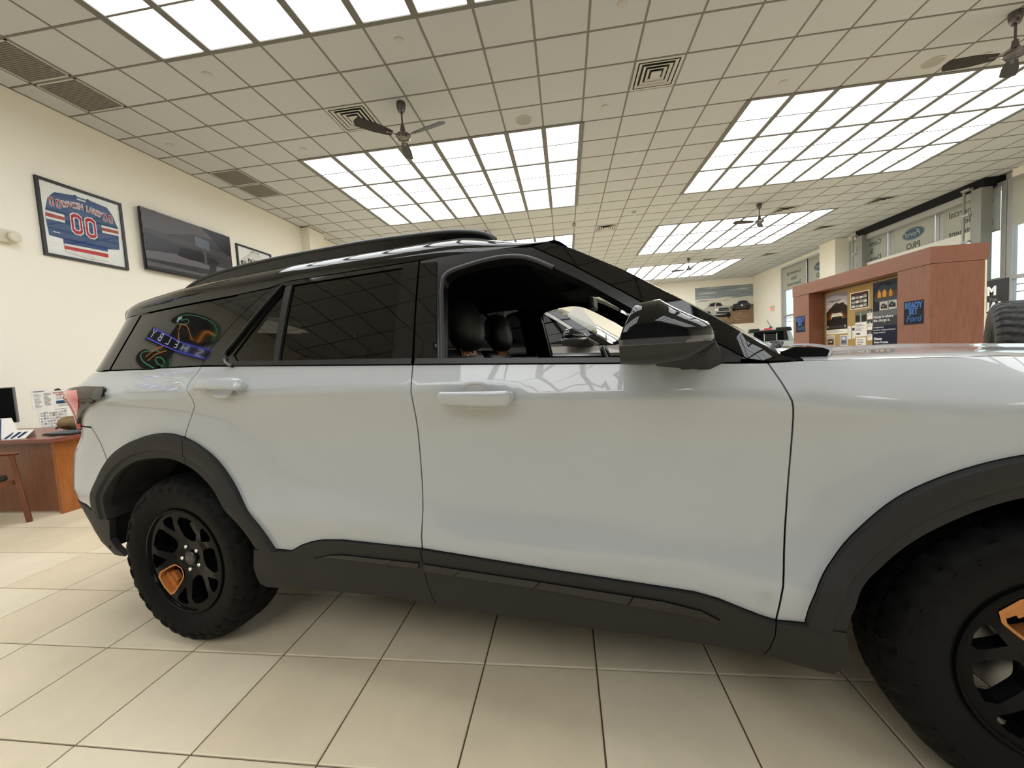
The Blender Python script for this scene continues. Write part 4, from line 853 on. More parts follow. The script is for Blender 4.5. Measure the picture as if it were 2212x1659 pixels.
    MB().add([(1.98, -.84, 1.06), (2.46, -.84, 1.15), (2.46, .84, 1.15), (1.98, .84, 1.06), (2.02, -.84, .6), (2.46, -.84, .5), (2.46, .84, .5), (2.02, .84, .6)], [(0, 1, 2, 3), (7, 6, 5, 4), (0, 4, 5, 1), (1, 5, 6, 2), (2, 6, 7, 3), (3, 7, 4, 0)]).build('dashboard', M_plastic, car)
    sw = [(0, .185 * math.cos(2 * PI * k / 32), .185 * math.sin(2 * PI * k / 32)) for k in range(33)]
    w = MB().tube(sw, .016, 8).tube([(0, -.18, 0), (.03, 0, -.01), (0, .18, 0)], .02, 8).tube([(0.03, 0, 0), (.16, 0, -.05)], .04, 8).build('steering_wheel', M_leather, car, smooth=60)
    w.matrix_local = Matrix.Translation((1.90, .38, 1.10)) @ Matrix.Rotation(math.radians(-24), 4, 'Y')
    MB().box((1.80, -.09, 1.47), (1.83, .13, 1.53), bev=.01).build('rear_view_mirror', M_satin, car)
    return car
main = tag(empty('suv', CAR_O, TH), 'large white suv with gloss black roof and black wheels, filling the foreground', 'car')
build_suv(main)
# ================================================================== SECOND SUV (beyond the showroom car, seen through its open windows)
def recolour(root, table):
    for o in [root] + list(root.children_recursive):
        for i, s in enumerate(o.material_slots):
            
            nm = s.material.name if s.material else ''
            if nm in table: s.link = 'OBJECT'; s.material = table[nm]
M_bronze = mat('grey_bronze_car_paint', (.20, .182, .16), rough=.35, metal=.35, coat=1.)
s2 = copy_tree(main)
K2 = 1.10; sx, sy = -.884, 3.20
s2.location = (CAR_O[0] + UX[0] * sx + VX[0] * sy, CAR_O[1] + UX[1] * sx + VX[1] * sy, 0); s2.scale = (K2, K2, K2)
recolour(s2, {'white_car_paint': M_bronze, 'black_gloss_paint': M_bronze, 'satin_black_frame': M_bronze, 'cup_shadow_grey': M_bronze, 'smoked_signal_lens': M_chrome})
for o in list(s2.children_recursive):
    if o.name.startswith(('lettering',)): bpy.data.objects.remove(o)
tag(s2, 'grey bronze suv seen through the open front window of the white one', 'car')
for sg in (-1, 1):
    panel('front_window', OPEN, glassmat('smoke_glass', (.10, .10, .10), .35), s2, sg, off=-.012, th=.004, step=.06)
st = MB().box((0, 0, 0), (.16, .006, .30)).build('window_sticker', M_white, s2); st.matrix_local = Matrix.Translation((2.14, -.60, 1.30)) @ Matrix.Rotation(math.radians(20), 4, 'Z') @ Matrix.Rotation(math.radians(-38), 4, 'Y')
# ================================================================== PICKUP far away
def pickup():
    t = tag(empty('pickup_truck', (9.62, 20.7, 0), math.radians(-14)), 'far silver pickup truck seen from behind with a red roof brake lamp', 'truck')
    body = mat('silver_green_paint', (.50, .54, .52), rough=.3, coat=1.)
    W = .98                                    # local: x right, -y towards us
    m = MB(); A = [(-W, .95), (-W + .02, 1.22), (-W + .13, 1.62), (-.70, 1.86), (.70, 1.86), (W - .13, 1.62), (W - .02, 1.22), (W, .95)]
    m.prism([(x, z) for x, z in A], 0, 1.5, fn=lambda x, z, h: (x * (1 - .02 * h), h, z)); m.build('cab', body, t, smooth=30)
    g = MB(); B = [(-.74, 1.27), (-.66, 1.70), (.66, 1.70), (.74, 1.27)]; g.prism(B, -.022, .01, fn=lambda x, z, h: (x, h, z)); w = g.build('rear_window', M_gloss_black, t)
    MB().box((-.22, -.03, 1.30), (.24, .02, 1.60), bev=.02).build('slider_pane', mat('dark_slider', (.03, .035, .03), rough=.1), w); f = MB(); f.box((-.26, -.035, 1.28), (-.23, .03, 1.62)); f.box((.25, -.035, 1.28), (.28, .03, 1.62)); f.build('slider_frame', M_whitemetal, w, kind='stuff')
    MB().add([(-W + .1, -.04, 1.70), (W - .1, -.04, 1.70), (W - .16, -.06, 1.86), (-W + .16, -.06, 1.86), (-W + .1, .3, 1.70), (W - .1, .3, 1.70), (W - .16, .3, 1.89), (-W + .16, .3, 1.89)], [(0, 1, 2, 3), (4, 7, 6, 5), (0, 4, 5, 1), (1, 5, 6, 2), (2, 6, 7, 3), (3, 7, 4, 0)]).build('roof_edge', M_black, t)
    l = MB().box((-.44, -.12, 1.78), (.22, -.02, 1.885), bev=.02).build('brake_lamp', M_whitemetal, t); MB().box((-.26, -.13, 1.80), (.06, -.03, 1.87), bev=.01).build('red_lens', mat('bright_red_lens', (.75, .02, .03), rough=.2), l)['label'] = 'red lens'
    a = MB().lathe([(.09, 1.86), (.07, 1.93), (.03, 1.96)], 16, at=(.1, .35, 0)).build('antenna_base', M_black, t, smooth=50); MB().tube([(.1, .35, 1.94), (-.06, .35, 2.28)], .012, 6).build('antenna_rod', M_black, a)
    MB().box((-W, -1.7, .62), (W, -.06, 1.20), bev=.05).build('cargo_bed', body, t, smooth=40); MB().box((-W + .02, -1.72, .55), (W - .02, -1.6, 1.17), bev=.03).build('tailgate', body, t, smooth=40); MB().box((-W, 1.5, .62), (W, 3.3, 1.16), bev=.08).build('hood', body, t, smooth=40)
    for x in (-.82, .82):
        for y in (-.8, 2.4): MB().lathe([(.24, -.12), (.37, -.13), (.395, -.08), (.395, .08), (.37, .13), (.24, .12)], 28, axis='x', at=(x, y, .395)).build('wheel', M_rubber, t, smooth=40)
    MB().box((-.8, -1.5, .4), (.8, 3.1, .66)).build('chassis', M_cabin, t)
pickup()
# ================================================================== ALL-TERRAIN TYRE behind the hood
def spare():
    c = Vector((3.70, 3.88, 1.055)); t = tag(empty('tyre_on_stand', (c.x, c.y, 0)), 'chunky black all terrain tyre standing behind the white hood at right', 'tyre')
    ax = Vector((-.81, .59, 0)).normalized(); R_ = Matrix.Rotation(math.atan2(ax.y, ax.x), 4, 'Z')
    R, w = .405, .142; prof = [(.22, -w + .02), (.25, -w), (.31, -w - .012), (.355, -w - .006), (.385, -w + .012), (.398, -w + .035), (.404, -.07), (.405, -.035), (.405, 0), (.405, .035), (.404, .07), (.398, w - .035), (.385, w - .012), (.355, w + .006), (.31, w + .012), (.25, w), (.22, w - .02)]
    N = 252; vs = []; fs = []; NP = len(prof)
    for k in range(N):
        a = 2 * PI * k / N
        for j, (r, x) in enumerate(prof):
            if 4 <= j <= 12:
                sh = [0, 0, 1, 3, 4, 3, 1, 0, 0][j - 4]
                if (k + sh) % 7 in (0, 1) and j not in (8,): r -= .013
                if j in (6, 10) and (k // 7) % 2: r -= .010
                if j == 8 and (k + 3) % 7 in (0, 1, 2): r -= .010
            if j in (3, 13) and k % 7 in (0, 1): r -= .006
            vs.append((x, r * math.cos(a), r * math.sin(a)))
    for k in range(N):
        for j in range(NP - 1): a, b = k * NP + j, ((k + 1) % N) * NP + j; fs.append((a, b, b + 1, a + 1))
    ty = MB().add(vs, fs).build('tyre', mat('all_terrain_rubber', (.016, .0155, .015), rough=.6), t, smooth=25); ty.matrix_local = Matrix.Translation((0, 0, c.z)) @ R_
    MB().lathe([(.225, -.12), (.225, .12), (.20, .12), (.17, .05), (.05, .06), (.0, .06)], 40, axis='x').build('wheel_rim', M_satin, ty, smooth=35)
    p = MB().box((-.03, -.05, .03), (.03, .05, c.z - .02)).build('stand_post', M_satin, t); p.location = (-ax.x * .0, -ax.y * .0, 0); b = MB().box((-.32, -.30, 0), (.32, .30, .035), bev=.01).build('stand_foot', M_satin, t)
    p.matrix_local = R_ @ Matrix.Translation((-.20, 0, 0)); b.matrix_local = R_; MB().box((-.22, -.03, c.z - .08), (.0, .03, c.z - .02)).build('stand_arm', M_satin, t).matrix_local = R_
spare()
# ================================================================== flat printed sheets
PC = {}
def ink(h):
    if h not in PC: PC[h] = mat('ink_' + h.lstrip('#'), h, rough=.75, spec=.3)
    return PC[h]
def sheet(name, label, cat, kind, org, w, h, shapes=(), texts=(), base='#f1efe8', th=.002, group=None, rot=0., gloss=None):
    """printed sheet: shapes are (hex, polygon in 0..1), drawn bottom to top as thin layers of ink"""
    t = tag(empty(name, mtx=frame(kind, org) @ Matrix.Rotation(rot, 4, 'Z')), label, cat, group)
    MB().box((0, 0, 0), (w, h, th)).build('paper', ink(base) if gloss is None else gloss, t)
    if shapes:
        mb = MB(); ms = []
        for k, (hx, poly) in enumerate(shapes):
            mm = ink(hx) if isinstance(hx, str) else hx
            if mm not in ms: ms.append(mm)
            mb.add([(u * w, v * h, th + .0003 * (k + 1)) for u, v in poly], [tuple(range(len(poly)))], ms.index(mm))
        o = mb.build('printed_picture', ms, t)
        for p in o.data.polygons:
            if p.normal.z < 0: p.flip()
    for body, u, v, size, hx, kw in texts: text(body, size, ink(hx), t, u * w, v * h, th + .0003 * (len(shapes) + 3), **kw)
    return t
def rect(a, b, c, d): return [(a, b), (c, b), (c, d), (a, d)]
def rnd(cx, cy, rx, ry, n=20): return [(cx + rx * math.cos(2 * PI * k / n), cy + ry * math.sin(2 * PI * k / n)) for k in range(n)]
def lines(u0, u1, v0, v1, n, hx, seed=0):
    random.seed(seed); return [(hx, rect(u0, v1 - (v1 - v0) * (k + .55) / n, u0 + (u1 - u0) * random.uniform(.55, 1), v1 - (v1 - v0) * (k + .15) / n)) for k in range(n)]
def truck(x, y, s, c1, c2, glass='#25282c', sx=1., ay=1.43):
    """front three-quarter view of a truck as flat print"""
    q = lambda L: [(x + a * s * sx, y + b * s * ay) for a, b in L]
    return [('#1b1a19', q([(-.95, -.02), (-.62, -.14), (.9, -.22), (1.05, .02), (.2, .3)])), (c1, q([(-.98, .18), (-.95, .50), (-.70, .64), (-.55, .92), (-.1, .98), (.32, .93), (.50, .68), (.95, .58), (1.02, .34), (1.0, .02), (.1, -.02), (-.5, .02)])),
            (glass, q([(-.60, .68), (-.42, .90), (-.08, .94), (-.16, .66)])), (glass, q([(-.06, .66), (0, .93), (.30, .88), (.44, .66)])), (c2, q([(.12, .26), (.16, .52), (.92, .50), (.96, .24)])), ('#15161a', q([(.18, .30), (.20, .48), (.86, .46), (.90, .28)])), ('#8b8d90', q([(.2, .37), (.2, .41), (.88, .39), (.88, .35)])),
            ('#f4f1e6', q([(-.12, .32), (-.10, .48), (.12, .48), (.12, .32)])), ('#3b3d40', q([(-.04, .06), (-.04, .2), (1.0, .18), (.99, .02)])), ('#0e0e0e', q(rnd(-.62, .05, .2, .27))), ('#4a4a48', q(rnd(-.62, .05, .1, .14))), ('#0e0e0e', q(rnd(.86, -.08, .16, .2)))]
# ---- mural on the far wall
cloud = [('#8f989d', rect(0, .62, 1, 1)), ('#d8d6c8', rect(0, .42, 1, .70))]
random.seed(3)
for k in range(26):
    y = random.uniform(.62, .98); x = random.uniform(-.1, .8); w = random.uniform(.15, .5); hh = random.uniform(.006, .022); cloud.append((random.choice(['#7f8890', '#a5abad', '#b9bcb8', '#97a0a6', '#c8c8bf']), [(max(0, x), y), (min(1, x + w * .5), y + hh), (min(1, x + w), y + hh * .4), (min(1, x + w * .6), y - hh)]))
grd = [('#8a7157', rect(0, 0, 1, .40)), ('#6d6a55', [(.55, .40), (.6, .47), (.72, .44), (.8, .46), (.9, .45), (1, .50), (1, .38), (.55, .38)])]
for k in range(40):
    y = random.uniform(.01, .32); x = random.uniform(0, .8); w = random.uniform(.06, .2); grd.append((random.choice(['#9a7f62', '#7b6248', '#a98e70', '#6b543e']), [(x, y), (min(1, x + w * .5), y + .012), (min(1, x + w), y + .004), (min(1, x + w * .5), y - .012)]))
sheet('truck_mural', 'large wall mural of two trucks on dry ground under grey clouds, on the far wall', 'wall mural', 'far', (7.43, YF - .001, 2.34), 3.08, 2.15, cloud + grd + truck(.365, .27, .235, '#b8b4ac', '#6e7074') + truck(.80, .39, .145, '#4a4a4c', '#2c2d30', sx=-1.1), th=.004, base='#cfcdc0')
# ---- exit sign
e = tag(empty('exit_sign', mtx=frame('kiosk', (XR_W, 22.25, 2.86))), 'small red and white exit sign high on the corner wall near the mural', 'exit sign')
MB().box((-.17, -.10, 0), (.17, .10, .05), bev=.008).build('housing', M_whitemetal, e); text('EXIT', .15, emat('lit_red', (.9, .06, .05), .9), e, 0, 0, .051, bold=.006)
for s in (-1, 1): MB().lathe([(.03, .0), (.05, .05), (.05, .07)], 16, at=(s * .12, .13, 0)).build('lamp_head', M_whitemetal, e, smooth=40)
# ================================================================== LEFT WALL
def picframe(name, label, y0, z0, w, h, th=.03, b=.035):
    t = tag(empty(name, mtx=frame('left', (XL, y0, z0))), label, 'framed jersey'); m = MB()
    for a, c, d, f in ((0, 0, w, b), (0, h - b, w, h), (0, b, b, h - b), (w - b, b, w, h - b)): m.box((a, c, 0), (d, f, th))
    m.build('frame', M_blackframe, t); MB().box((b, b, .002), (w - b, h - b, .010)).build('backing_board', mat('off_white_mount', '#f7f6f4', rough=.6), t)
    return t
def cloth(t, name, layers, z0=.0105):
    mb = MB(); ms = []
    for k, (hx, poly) in enumerate(layers):
        mm = mat('cloth_' + hx.lstrip('#'), hx, rough=.85, noise=.12, nscale=14, bump=.5, bscale=22)
        if mm not in ms: ms.append(mm)
        n = len(poly); z1 = z0 + .004 + .0007 * k
        mb.add([(x, y, z0) for x, y in poly] + [(x, y, z1) for x, y in poly], [tuple(range(n, 2 * n))] + [(i, (i + 1) % n, n + (i + 1) % n, n + i) for i in range(n)], ms.index(mm))
    return mb.build(name, ms, t)
J = picframe('framed_jersey', 'framed blue hockey jersey number 00 with red and white stripes on the cream wall', 4.50, 2.91, 1.02, 1.005)
body = [(.195, .86), (.414, .899), (.428, .915), (.456, .895), (.561, .895), (.582, .915), (.597, .899), (.82, .875), (.88, .79), (.94, .61), (.925, .29), (.762, .262), (.756, .215), (.235, .20), (.229, .265), (.082, .275), (.068, .488), (.08, .62), (.12, .77)]
cloth(J, 'jersey', [('#3b557e', body), ('#24427a', [(.23, .20), (.76, .215), (.76, .30), (.23, .27)]), ('#2f4a78', [(.195, .86), (.414, .899), (.428, .915), (.456, .895), (.561, .895), (.597, .899), (.82, .875), (.80, .83), (.5, .85), (.2, .81)]),
    ('#eceae6', [(.075, .592), (.273, .592), (.272, .485), (.068, .480)]), ('#a8402f', [(.073, .562), (.272, .560), (.271, .515), (.070, .512)]), ('#eceae6', [(.714, .592), (.94, .600), (.934, .497), (.716, .483)]), ('#a8402f', [(.714, .560), (.938, .570), (.936, .527), (.716, .513)]),
    ('#eceae6', [(.232, .205), (.758, .222), (.750, .08), (.49, .06), (.237, .098)]), ('#c5302c', [(.232, .174), (.756, .188), (.752, .134), (.234, .132)])])
red, wht, nv = ink('#b93040'), ink('#efeceb'), ink('#7d86a0')
def number(t, ch, x, y, h, w):
    for hh, ww, m_, z in ((h, w, wht, .0185), (h * .90, w * .86, red, .0195), (h * .62, w * .52, wht, .0205), (h * .54, w * .34, mat('cloth_3b557e', '#3b557e'), .0215)):
        c = .28 * ww; P = [(x - ww / 2 + c, y - hh / 2), (x + ww / 2 - c, y - hh / 2), (x + ww / 2, y - hh / 2 + c), (x + ww / 2, y + hh / 2 - c), (x + ww / 2 - c, y + hh / 2), (x - ww / 2 + c, y + hh / 2), (x - ww / 2, y + hh / 2 - c), (x - ww / 2, y - hh / 2 + c)]
        MB().add([(a, b, z) for a, b in P], [tuple(range(8))]).build('numeral', m_, t)
for x, y, h, w in ((.405, .51, .30, .145), (.572, .505, .30, .145), (.148, .725, .12, .055), (.222, .720, .12, .055), (.775, .722, .12, .055), (.850, .718, .12, .055)): number(J, '0', x, y, h, w)
nm = 'DANCIN LARRY'
for k, ch in enumerate(nm):
    if ch == ' ': continue
    u = k / (len(nm) - 1); x = .285 + .43 * u; y = .735 + .03 * math.sin(PI * u)
    text(ch, .105, wht, J, x, y, .0195, bold=.008, rot=.25 * (.5 - u) * 2, name='letter', sx=.62); text(ch, .095, red, J, x, y, .0205, rot=.25 * (.5 - u) * 2, name='letter', sx=.60)
MB().box((.445, .855, .018), (.545, .872, .0195)).build('neck_label', wht, J); MB().box((.125, .325, .018), (.20, .335, .0195)).build('cuff_label', wht, J)
MB().add([(.035, .035, .027), (.985, .035, .027), (.985, .97, .027), (.035, .97, .027)], [(0, 1, 2, 3)]).build('cover_glass', M_framegl, J)
J2 = picframe('framed_jersey', 'framed white hockey jersey number 51, half hidden behind the car roof', 7.69, 2.90, 1.0, 1.005)
cloth(J2, 'jersey', [('#d9d6d2', [(.10, .30), (.07, .55), (.16, .74), (.30, .83), (.39, .90), (.62, .905), (.72, .86), (.86, .78), (.95, .55), (.92, .30), (.76, .28), (.74, .08), (.26, .08), (.25, .28)]), ('#e6e3df', [(.30, .80), (.38, .87), (.62, .875), (.72, .83), (.70, .2), (.30, .2)]), ('#8d5d3a', [(.38, .90), (.42, .935), (.60, .935), (.64, .905), (.58, .925), (.44, .925)]), ('#1e2226', [(.25, .20), (.75, .20), (.75, .15), (.25, .15)])])
text('PALMIERI', .12, ink('#2a2d2e'), J2, .50, .715, .018, bold=.004, sx=.85); text('51', .15, ink('#1c2a33'), J2, .165, .615, .018, bold=.008); text('51', .15, ink('#1c2a33'), J2, .85, .615, .018, bold=.008); text('51', .34, ink('#1c2a33'), J2, .5, .46, .018, bold=.015)
MB().add([(.035, .035, .027), (.965, .035, .027), (.965, .97, .027), (.035, .97, .027)], [(0, 1, 2, 3)]).build('cover_glass', M_framegl, J2)
# television
T = tag(empty('television', mtx=frame('left', (XL, 5.745, 2.975))), 'large black flat television on the wall between the two framed jerseys', 'television')
MB().box((0, 0, .035), (1.73, .985, .085), bev=.006).build('casing', M_gloss_black, T); MB().box((.4, .25, 0), (1.3, .75, .036)).build('wall_mount', M_black, T)
scr = MB(); SM = []
for k, (hx, poly) in enumerate([('#3c3a3e', rect(.012, .018, 1.718, .972)), ('#5b5658', [(.012, .972), (1.718, .972), (1.718, .82), (.9, .80), (.4, .66), (.012, .66)]), ('#4b474b', [(.012, .60), (.5, .55), (1.718, .50), (1.718, .62), (.8, .64), (.012, .66)]), ('#77737a', [(.012, .30), (.5, .36), (1.2, .30), (1.718, .34), (1.718, .24), (.9, .22), (.012, .18)]), ('#6a666c', [(.012, .14), (1.0, .12), (1.718, .20), (1.718, .10), (.012, .06)]), ('#1c1b1f', [(.56, .345), (.62, .49), (.75, .51), (1.02, .52), (1.12, .44), (1.30, .46), (1.42, .38), (1.28, .31), (1.0, .33), (.75, .32)]), ('#68707c', [(.93, .60), (1.22, .57), (1.22, .75), (.93, .775)]), ('#2b2a2f', [(1.14, .12), (1.30, .10), (1.34, .34), (1.20, .38)]), ('#59565c', [(1.08, .30), (1.14, .30), (1.14, .6), (1.08, .6)]), ('#232127', [(1.60, .60), (1.718, .58), (1.718, .972), (1.10, .972)])]):
    mm = mat('screen_' + hx.lstrip('#'), tuple(c * .75 for c in lin(hx)[:3]), rough=.22, spec=.22); SM.append(mm); scr.add([(x, y, .0855 + .0002 * k) for x, y in poly], [tuple(range(len(poly)))], k)
so = scr.build('screen', SM, T)
for p in so.data.polygons:
    if p.normal.z < 0: p.flip()
# emergency light
E_ = tag(empty('emergency_light', mtx=frame('left', (XL, 4.02, 3.04))), 'cream emergency light box with a round lamp head at the left picture edge', 'emergency light')
MB().box((-.22, -.075, 0), (.20, .075, .075), bev=.012).build('housing', mat('cream_plastic', '#d8d3bd', rough=.4), E_, smooth=40)
for s in (-1, 1):
    h = MB().lathe([(.045, .05), (.062, .075), (.062, .115), (.052, .125)], 28, at=(s * .155, -.005, 0)).build('lamp_head', mat('cream_plastic', '#d8d3bd'), E_, smooth=40); MB().lathe([(.05, .118), (.02, .113), (.0, .112)], 24, at=(s * .155, -.005, 0), capped=False).build('reflector', M_chrome, h, smooth=60)
# neon cobra sign further along the left wall (outside the frame, mirrored in the car's quarter glass)
NS = tag(empty('neon_sign', mtx=frame('left', (XL, .80, 3.68))), 'cobra shaped neon sign with a blue name banner, mirrored in the dark rear side glass', 'neon sign'); NS.scale = (1.15, 1.15, 1)
snake = catmull([(-.62, .34), (-.56, .58), (-.38, .70), (-.10, .66), (.18, .50), (.30, .30), (.30, .18), (.12, .22), (.10, .02), (.02, -.2), (.10, -.34), (.36, -.42), (.40, -.56), (.20, -.62), (-.30, -.56), (-.42, -.40), (-.30, -.24), (-.24, -.1), (-.30, .10), (-.50, .16)], 3, True)
MB().prism(snake, .01, .03).build('backing_board', M_black, NS); bn = [(-.68, .22), (-.2, .06), (.56, -.12), (.52, -.32), (-.24, -.14), (-.72, .02)]; MB().prism(bn, .03, .05).build('name_board', mat('banner_black_blue', (.004, .005, .02), rough=.3), NS)
gN, oN, bN, wN = emat('green_neon', (.16, .55, .25), 1.6), emat('orange_neon', (1.0, .36, .06), 2.0), emat('blue_neon', (.15, .16, 1.0), 3.2), emat('white_neon', (.8, .85, 1.0), 3.0)
def neon(P, m, r=.009): return MB().tube([(x, y, .06) for x, y in P], r, 6).build('neon_tube', m, NS, smooth=60)
neon(catmull([(-.56, .36), (-.50, .54), (-.34, .64), (-.10, .60), (.14, .45), (.24, .30), (.12, .32), (.02, .42), (-.06, .36), (.16, .20)], 4), gN); neon(catmull([(.04, -.30), (.30, -.44), (.34, -.52), (.18, -.57), (-.26, -.50), (-.36, -.38), (-.26, -.28)], 4), gN); neon(catmull([(-.26, -.42), (-.1, -.46), (.02, -.42), (-.08, -.36), (-.24, -.38)], 4), gN); neon(catmull([(-.44, .22), (-.40, .44), (-.52, .46)], 4), oN, .014); neon(catmull([(-.38, .20), (-.12, .32), (.06, .26)], 4), oN); neon(catmull([(-.18, .03), (-.02, .14), (.06, .26)], 4), oN); neon(catmull([(-.08, -.22), (.06, -.36), (.12, -.52)], 4), oN); neon(catmull([(.06, -.2), (.16, -.34), (.22, -.50)], 4), oN)
for k in range(6): neon([(-.30 + .07 * k, .17 - .012 * k + .01), (-.26 + .07 * k, .26 - .002 * k)], mat('ochre_segment', (.25, .15, .04)), .012)
for k in range(5): neon([(-.02 + .045 * k, -.24 - .055 * k), (.07 + .04 * k, -.235 - .055 * k)], mat('ochre_segment', (.25, .15, .04)), .012)
neon([(.16, .36), (.20, .30), (.17, .24)], wN, .02); neon([(-.67, .20), (-.2, .045), (.54, -.135)], bN); neon([(-.70, .04), (-.24, -.12), (.51, -.30)], bN)
for k, ch in enumerate('SHELBY'): text(ch, .19, wN, NS, -.58 + .205 * k, .065 - .052 * k, .06, rot=-.27, bold=-.002, extrude=.004, name='letter')
# notices taped to the wall above the desk
sheet('wall_notice', 'white typed list taped to the wall, left of the notice with red headline', 'notice', 'left', (XL, 4.185, .915), .215, .28, lines(.12, .48, .12, .78, 12, '#9a9aa0', 1) + lines(.56, .92, .2, .78, 10, '#9a9aa0', 2) + [('#77777c', rect(.1, .86, .6, .89))])
sheet('wall_notice', 'white notice with a red headline to our valued customers, behind the tail light', 'notice', 'left', (XL, 4.405, .91), .205, .285, [('#3c3a44', [(.06, .86), (.12, .93), (.30, .97), (.42, .90), (.46, .86)]), ('#2f5a7c', rect(.1, .26, .95, .40)), ('#1c2c38', [(.1, .26), (.95, .26), (.95, .32), (.6, .34), (.1, .30)])] + lines(.12, .95, .44, .58, 3, '#8d8d90', 4) + lines(.2, .85, .12, .22, 3, '#8d8d90', 5), [('TO OUR VALUED', .52, .76, .028, '#b04a48', dict(bold=.001)), ('CUSTOMERS', .52, .66, .028, '#b04a48', dict(bold=.001))])
random.seed(11)
sheet('wall_notice', 'grid of small printed boxes on a sheet low on the wall beside the desk', 'notice', 'left', (XL, 4.235, .68), .285, .235, [(random.choice(['#b9b9c4', '#8f8f9c', '#a08f8a', '#c9c4c4']), rect(.05 + .105 * i, .06 + .15 * j, .05 + .105 * i + random.uniform(.05, .095), .06 + .15 * j + random.uniform(.05, .11))) for i in range(9) for j in range(6)])
# ================================================================== DESK with its things, chair
D = tag(empty('desk', (-4.83, 3.18, 0)), 'cherry wood office desk in the left corner beside the car', 'desk')
MB().add([(-1.72, -.05, .70), (.03, -.05, .70), (.06, -.02, .70), (.06, .82, .70), (-1.72, .82, .70), (-1.72, -.05, .735), (.03, -.05, .735), (.06, -.02, .735), (.06, .82, .735), (-1.72, .82, .735)], [(4, 3, 2, 1, 0), (5, 6, 7, 8, 9)] + [(i, (i + 1) % 5, 5 + (i + 1) % 5, 5 + i) for i in range(5)]).build('desk_top', M_desktop, D)
MB().box((-.035, 0, 0), (0, .80, .70)).build('side_panel', M_deskwood, D); MB().box((-1.70, .03, .02), (-.035, .055, .70)).build('modesty_panel', M_deskdark, D); MB().box((-1.70, .085, 0), (-1.665, .80, .70)).build('side_panel', M_deskdark, D)
g = MB().lathe([(.035, .735), (.035, .738), (.02, .739)], 20, at=(-.13, .10, 0)).build('cable_cap', M_black, D)
def at_desk(x, y): return (-4.83 + x, 3.18 + y, .7365)
mo = tag(empty('monitor', at_desk(-1.52, .42), math.radians(40)), 'dark computer monitor with grey back at the left picture edge', 'monitor'); MB().box((-.26, -.02, .10), (.26, .03, .50), bev=.008).build('screen_casing', mat('monitor_grey', (.12, .12, .125), rough=.5), mo); MB().box((-.25, -.024, .11), (.25, -.02, .49)).build('screen', M_gloss_black, mo); MB().box((-.03, .03, .0), (.03, .06, .25)).build('stand', M_black, mo); MB().box((-.12, -.06, 0), (.12, .12, .012), bev=.004).build('foot', M_black, mo)
bh = tag(empty('brochure_holder', at_desk(-.80, .10), math.radians(10)), 'white cardboard brochure holder with a blue edge on the desk', 'brochure holder')
MB().add([(-.16, -.06, 0), (.10, -.06, 0), (.10, .10, 0), (-.16, .10, 0), (-.16, .00, .19), (.06, .00, .19), (.06, .08, .19), (-.16, .08, .19)], [(0, 3, 2, 1), (4, 5, 6, 7), (0, 1, 5, 4), (1, 2, 6, 5), (2, 3, 7, 6), (3, 0, 4, 7)]).build('carton', M_white, bh)
MB().add([(.055, -.062, .0), (.095, -.0615, .0), (.056, -.0015, .19), (.028, -.0015, .19)], [(0, 1, 2, 3)]).build('blue_edge', ink('#3b5a86'), bh); MB().add([(-.15, -.04, .06), (-.02, -.04, .06), (-.02, -.012, .15), (-.15, -.012, .15)], [(0, 1, 2, 3)]).build('dark_print', ink('#2a2d3a'), bh)
lf = tag(empty('leaflet', at_desk(-.46, .03), math.radians(24)), 'folded white and blue patterned leaflet standing on the desk', 'leaflet'); MB().add([(-.11, -.01, 0), (.08, -.03, 0), (.12, .03, .075), (-.05, .05, .085)], [(0, 1, 2, 3)]).add([(-.11, .09, 0), (.10, .07, 0), (.12, .03, .075), (-.05, .05, .085)], [(0, 1, 2, 3)]).build('card', M_white, lf); m = MB()
for k in range(3): m.add([(-.10 + .05 * k + .12 * q * .3, -.01 - .004 * k + .05 * q, .002 + .078 * q) for q in (.1,)] + [(-.075 + .05 * k, -.0135 - .004 * k, .006), (-.02 + .05 * k, .03 - .006 * k, .06), (-.05 + .05 * k, .03 - .006 * k, .06)], [(0, 1, 2, 3)])
m.build('blue_print', ink('#22315c'), lf)
hb = tag(empty('khaki_bag', at_desk(-.34, .44), .2), 'crumpled khaki cloth bag lying on the desk', 'bag'); random.seed(5)
MB().grid(lambda u, v: (lambda a, e: ((.20 + .03 * math.sin(3 * a)) * math.cos(a) * abs(math.cos(e)) ** .6, (.10 + .015 * math.sin(5 * a + 1)) * math.sin(a) * abs(math.cos(e)) ** .6, .086 + .055 * math.sin(e) * (1 + .25 * math.sin(4 * a) + .15 * math.sin(7 * a + 2))))(2 * PI * u, (v - .5) * PI), 40, 12).build('cloth', mat('khaki_cloth', '#86714f', rough=.95, bump=.6, bscale=25), hb, smooth=80); MB().tube([(.2 * math.cos(a), .09 * math.sin(a), .05 + .015 * math.sin(3 * a)) for a in [k * 2 * PI / 24 for k in range(25)]], .006, 6).build('cord', mat('dark_cord', '#3d3123'), hb)
fo = tag(empty('folder', at_desk(-.12, .26), -.05), 'flat black folder lying on the desk edge by the tail light', 'folder'); MB().box((-.22, -.13, .003), (.14, .13, .015), bev=.004).build('cover', M_black, fo); MB().box((-.20, -.12, .0152), (.10, .10, .022), bev=.002).build('papers', mat('slate_sheet', '#4e5a62'), fo)
kh = tag(empty('key_holder', at_desk(-.40, .70), 0), 'small red brown key tag with a metal ring on the desk', 'key holder'); MB().box((-.02, -.012, .0), (.02, .012, .10), bev=.006).build('tag_body', mat('red_brown_leather', '#7c3a2e'), kh); MB().tube([(.022 * math.cos(a), 0, .118 + .022 * math.sin(a)) for a in [k * PI / 8 for k in range(17)]], .004, 6).build('ring', M_steel, kh)
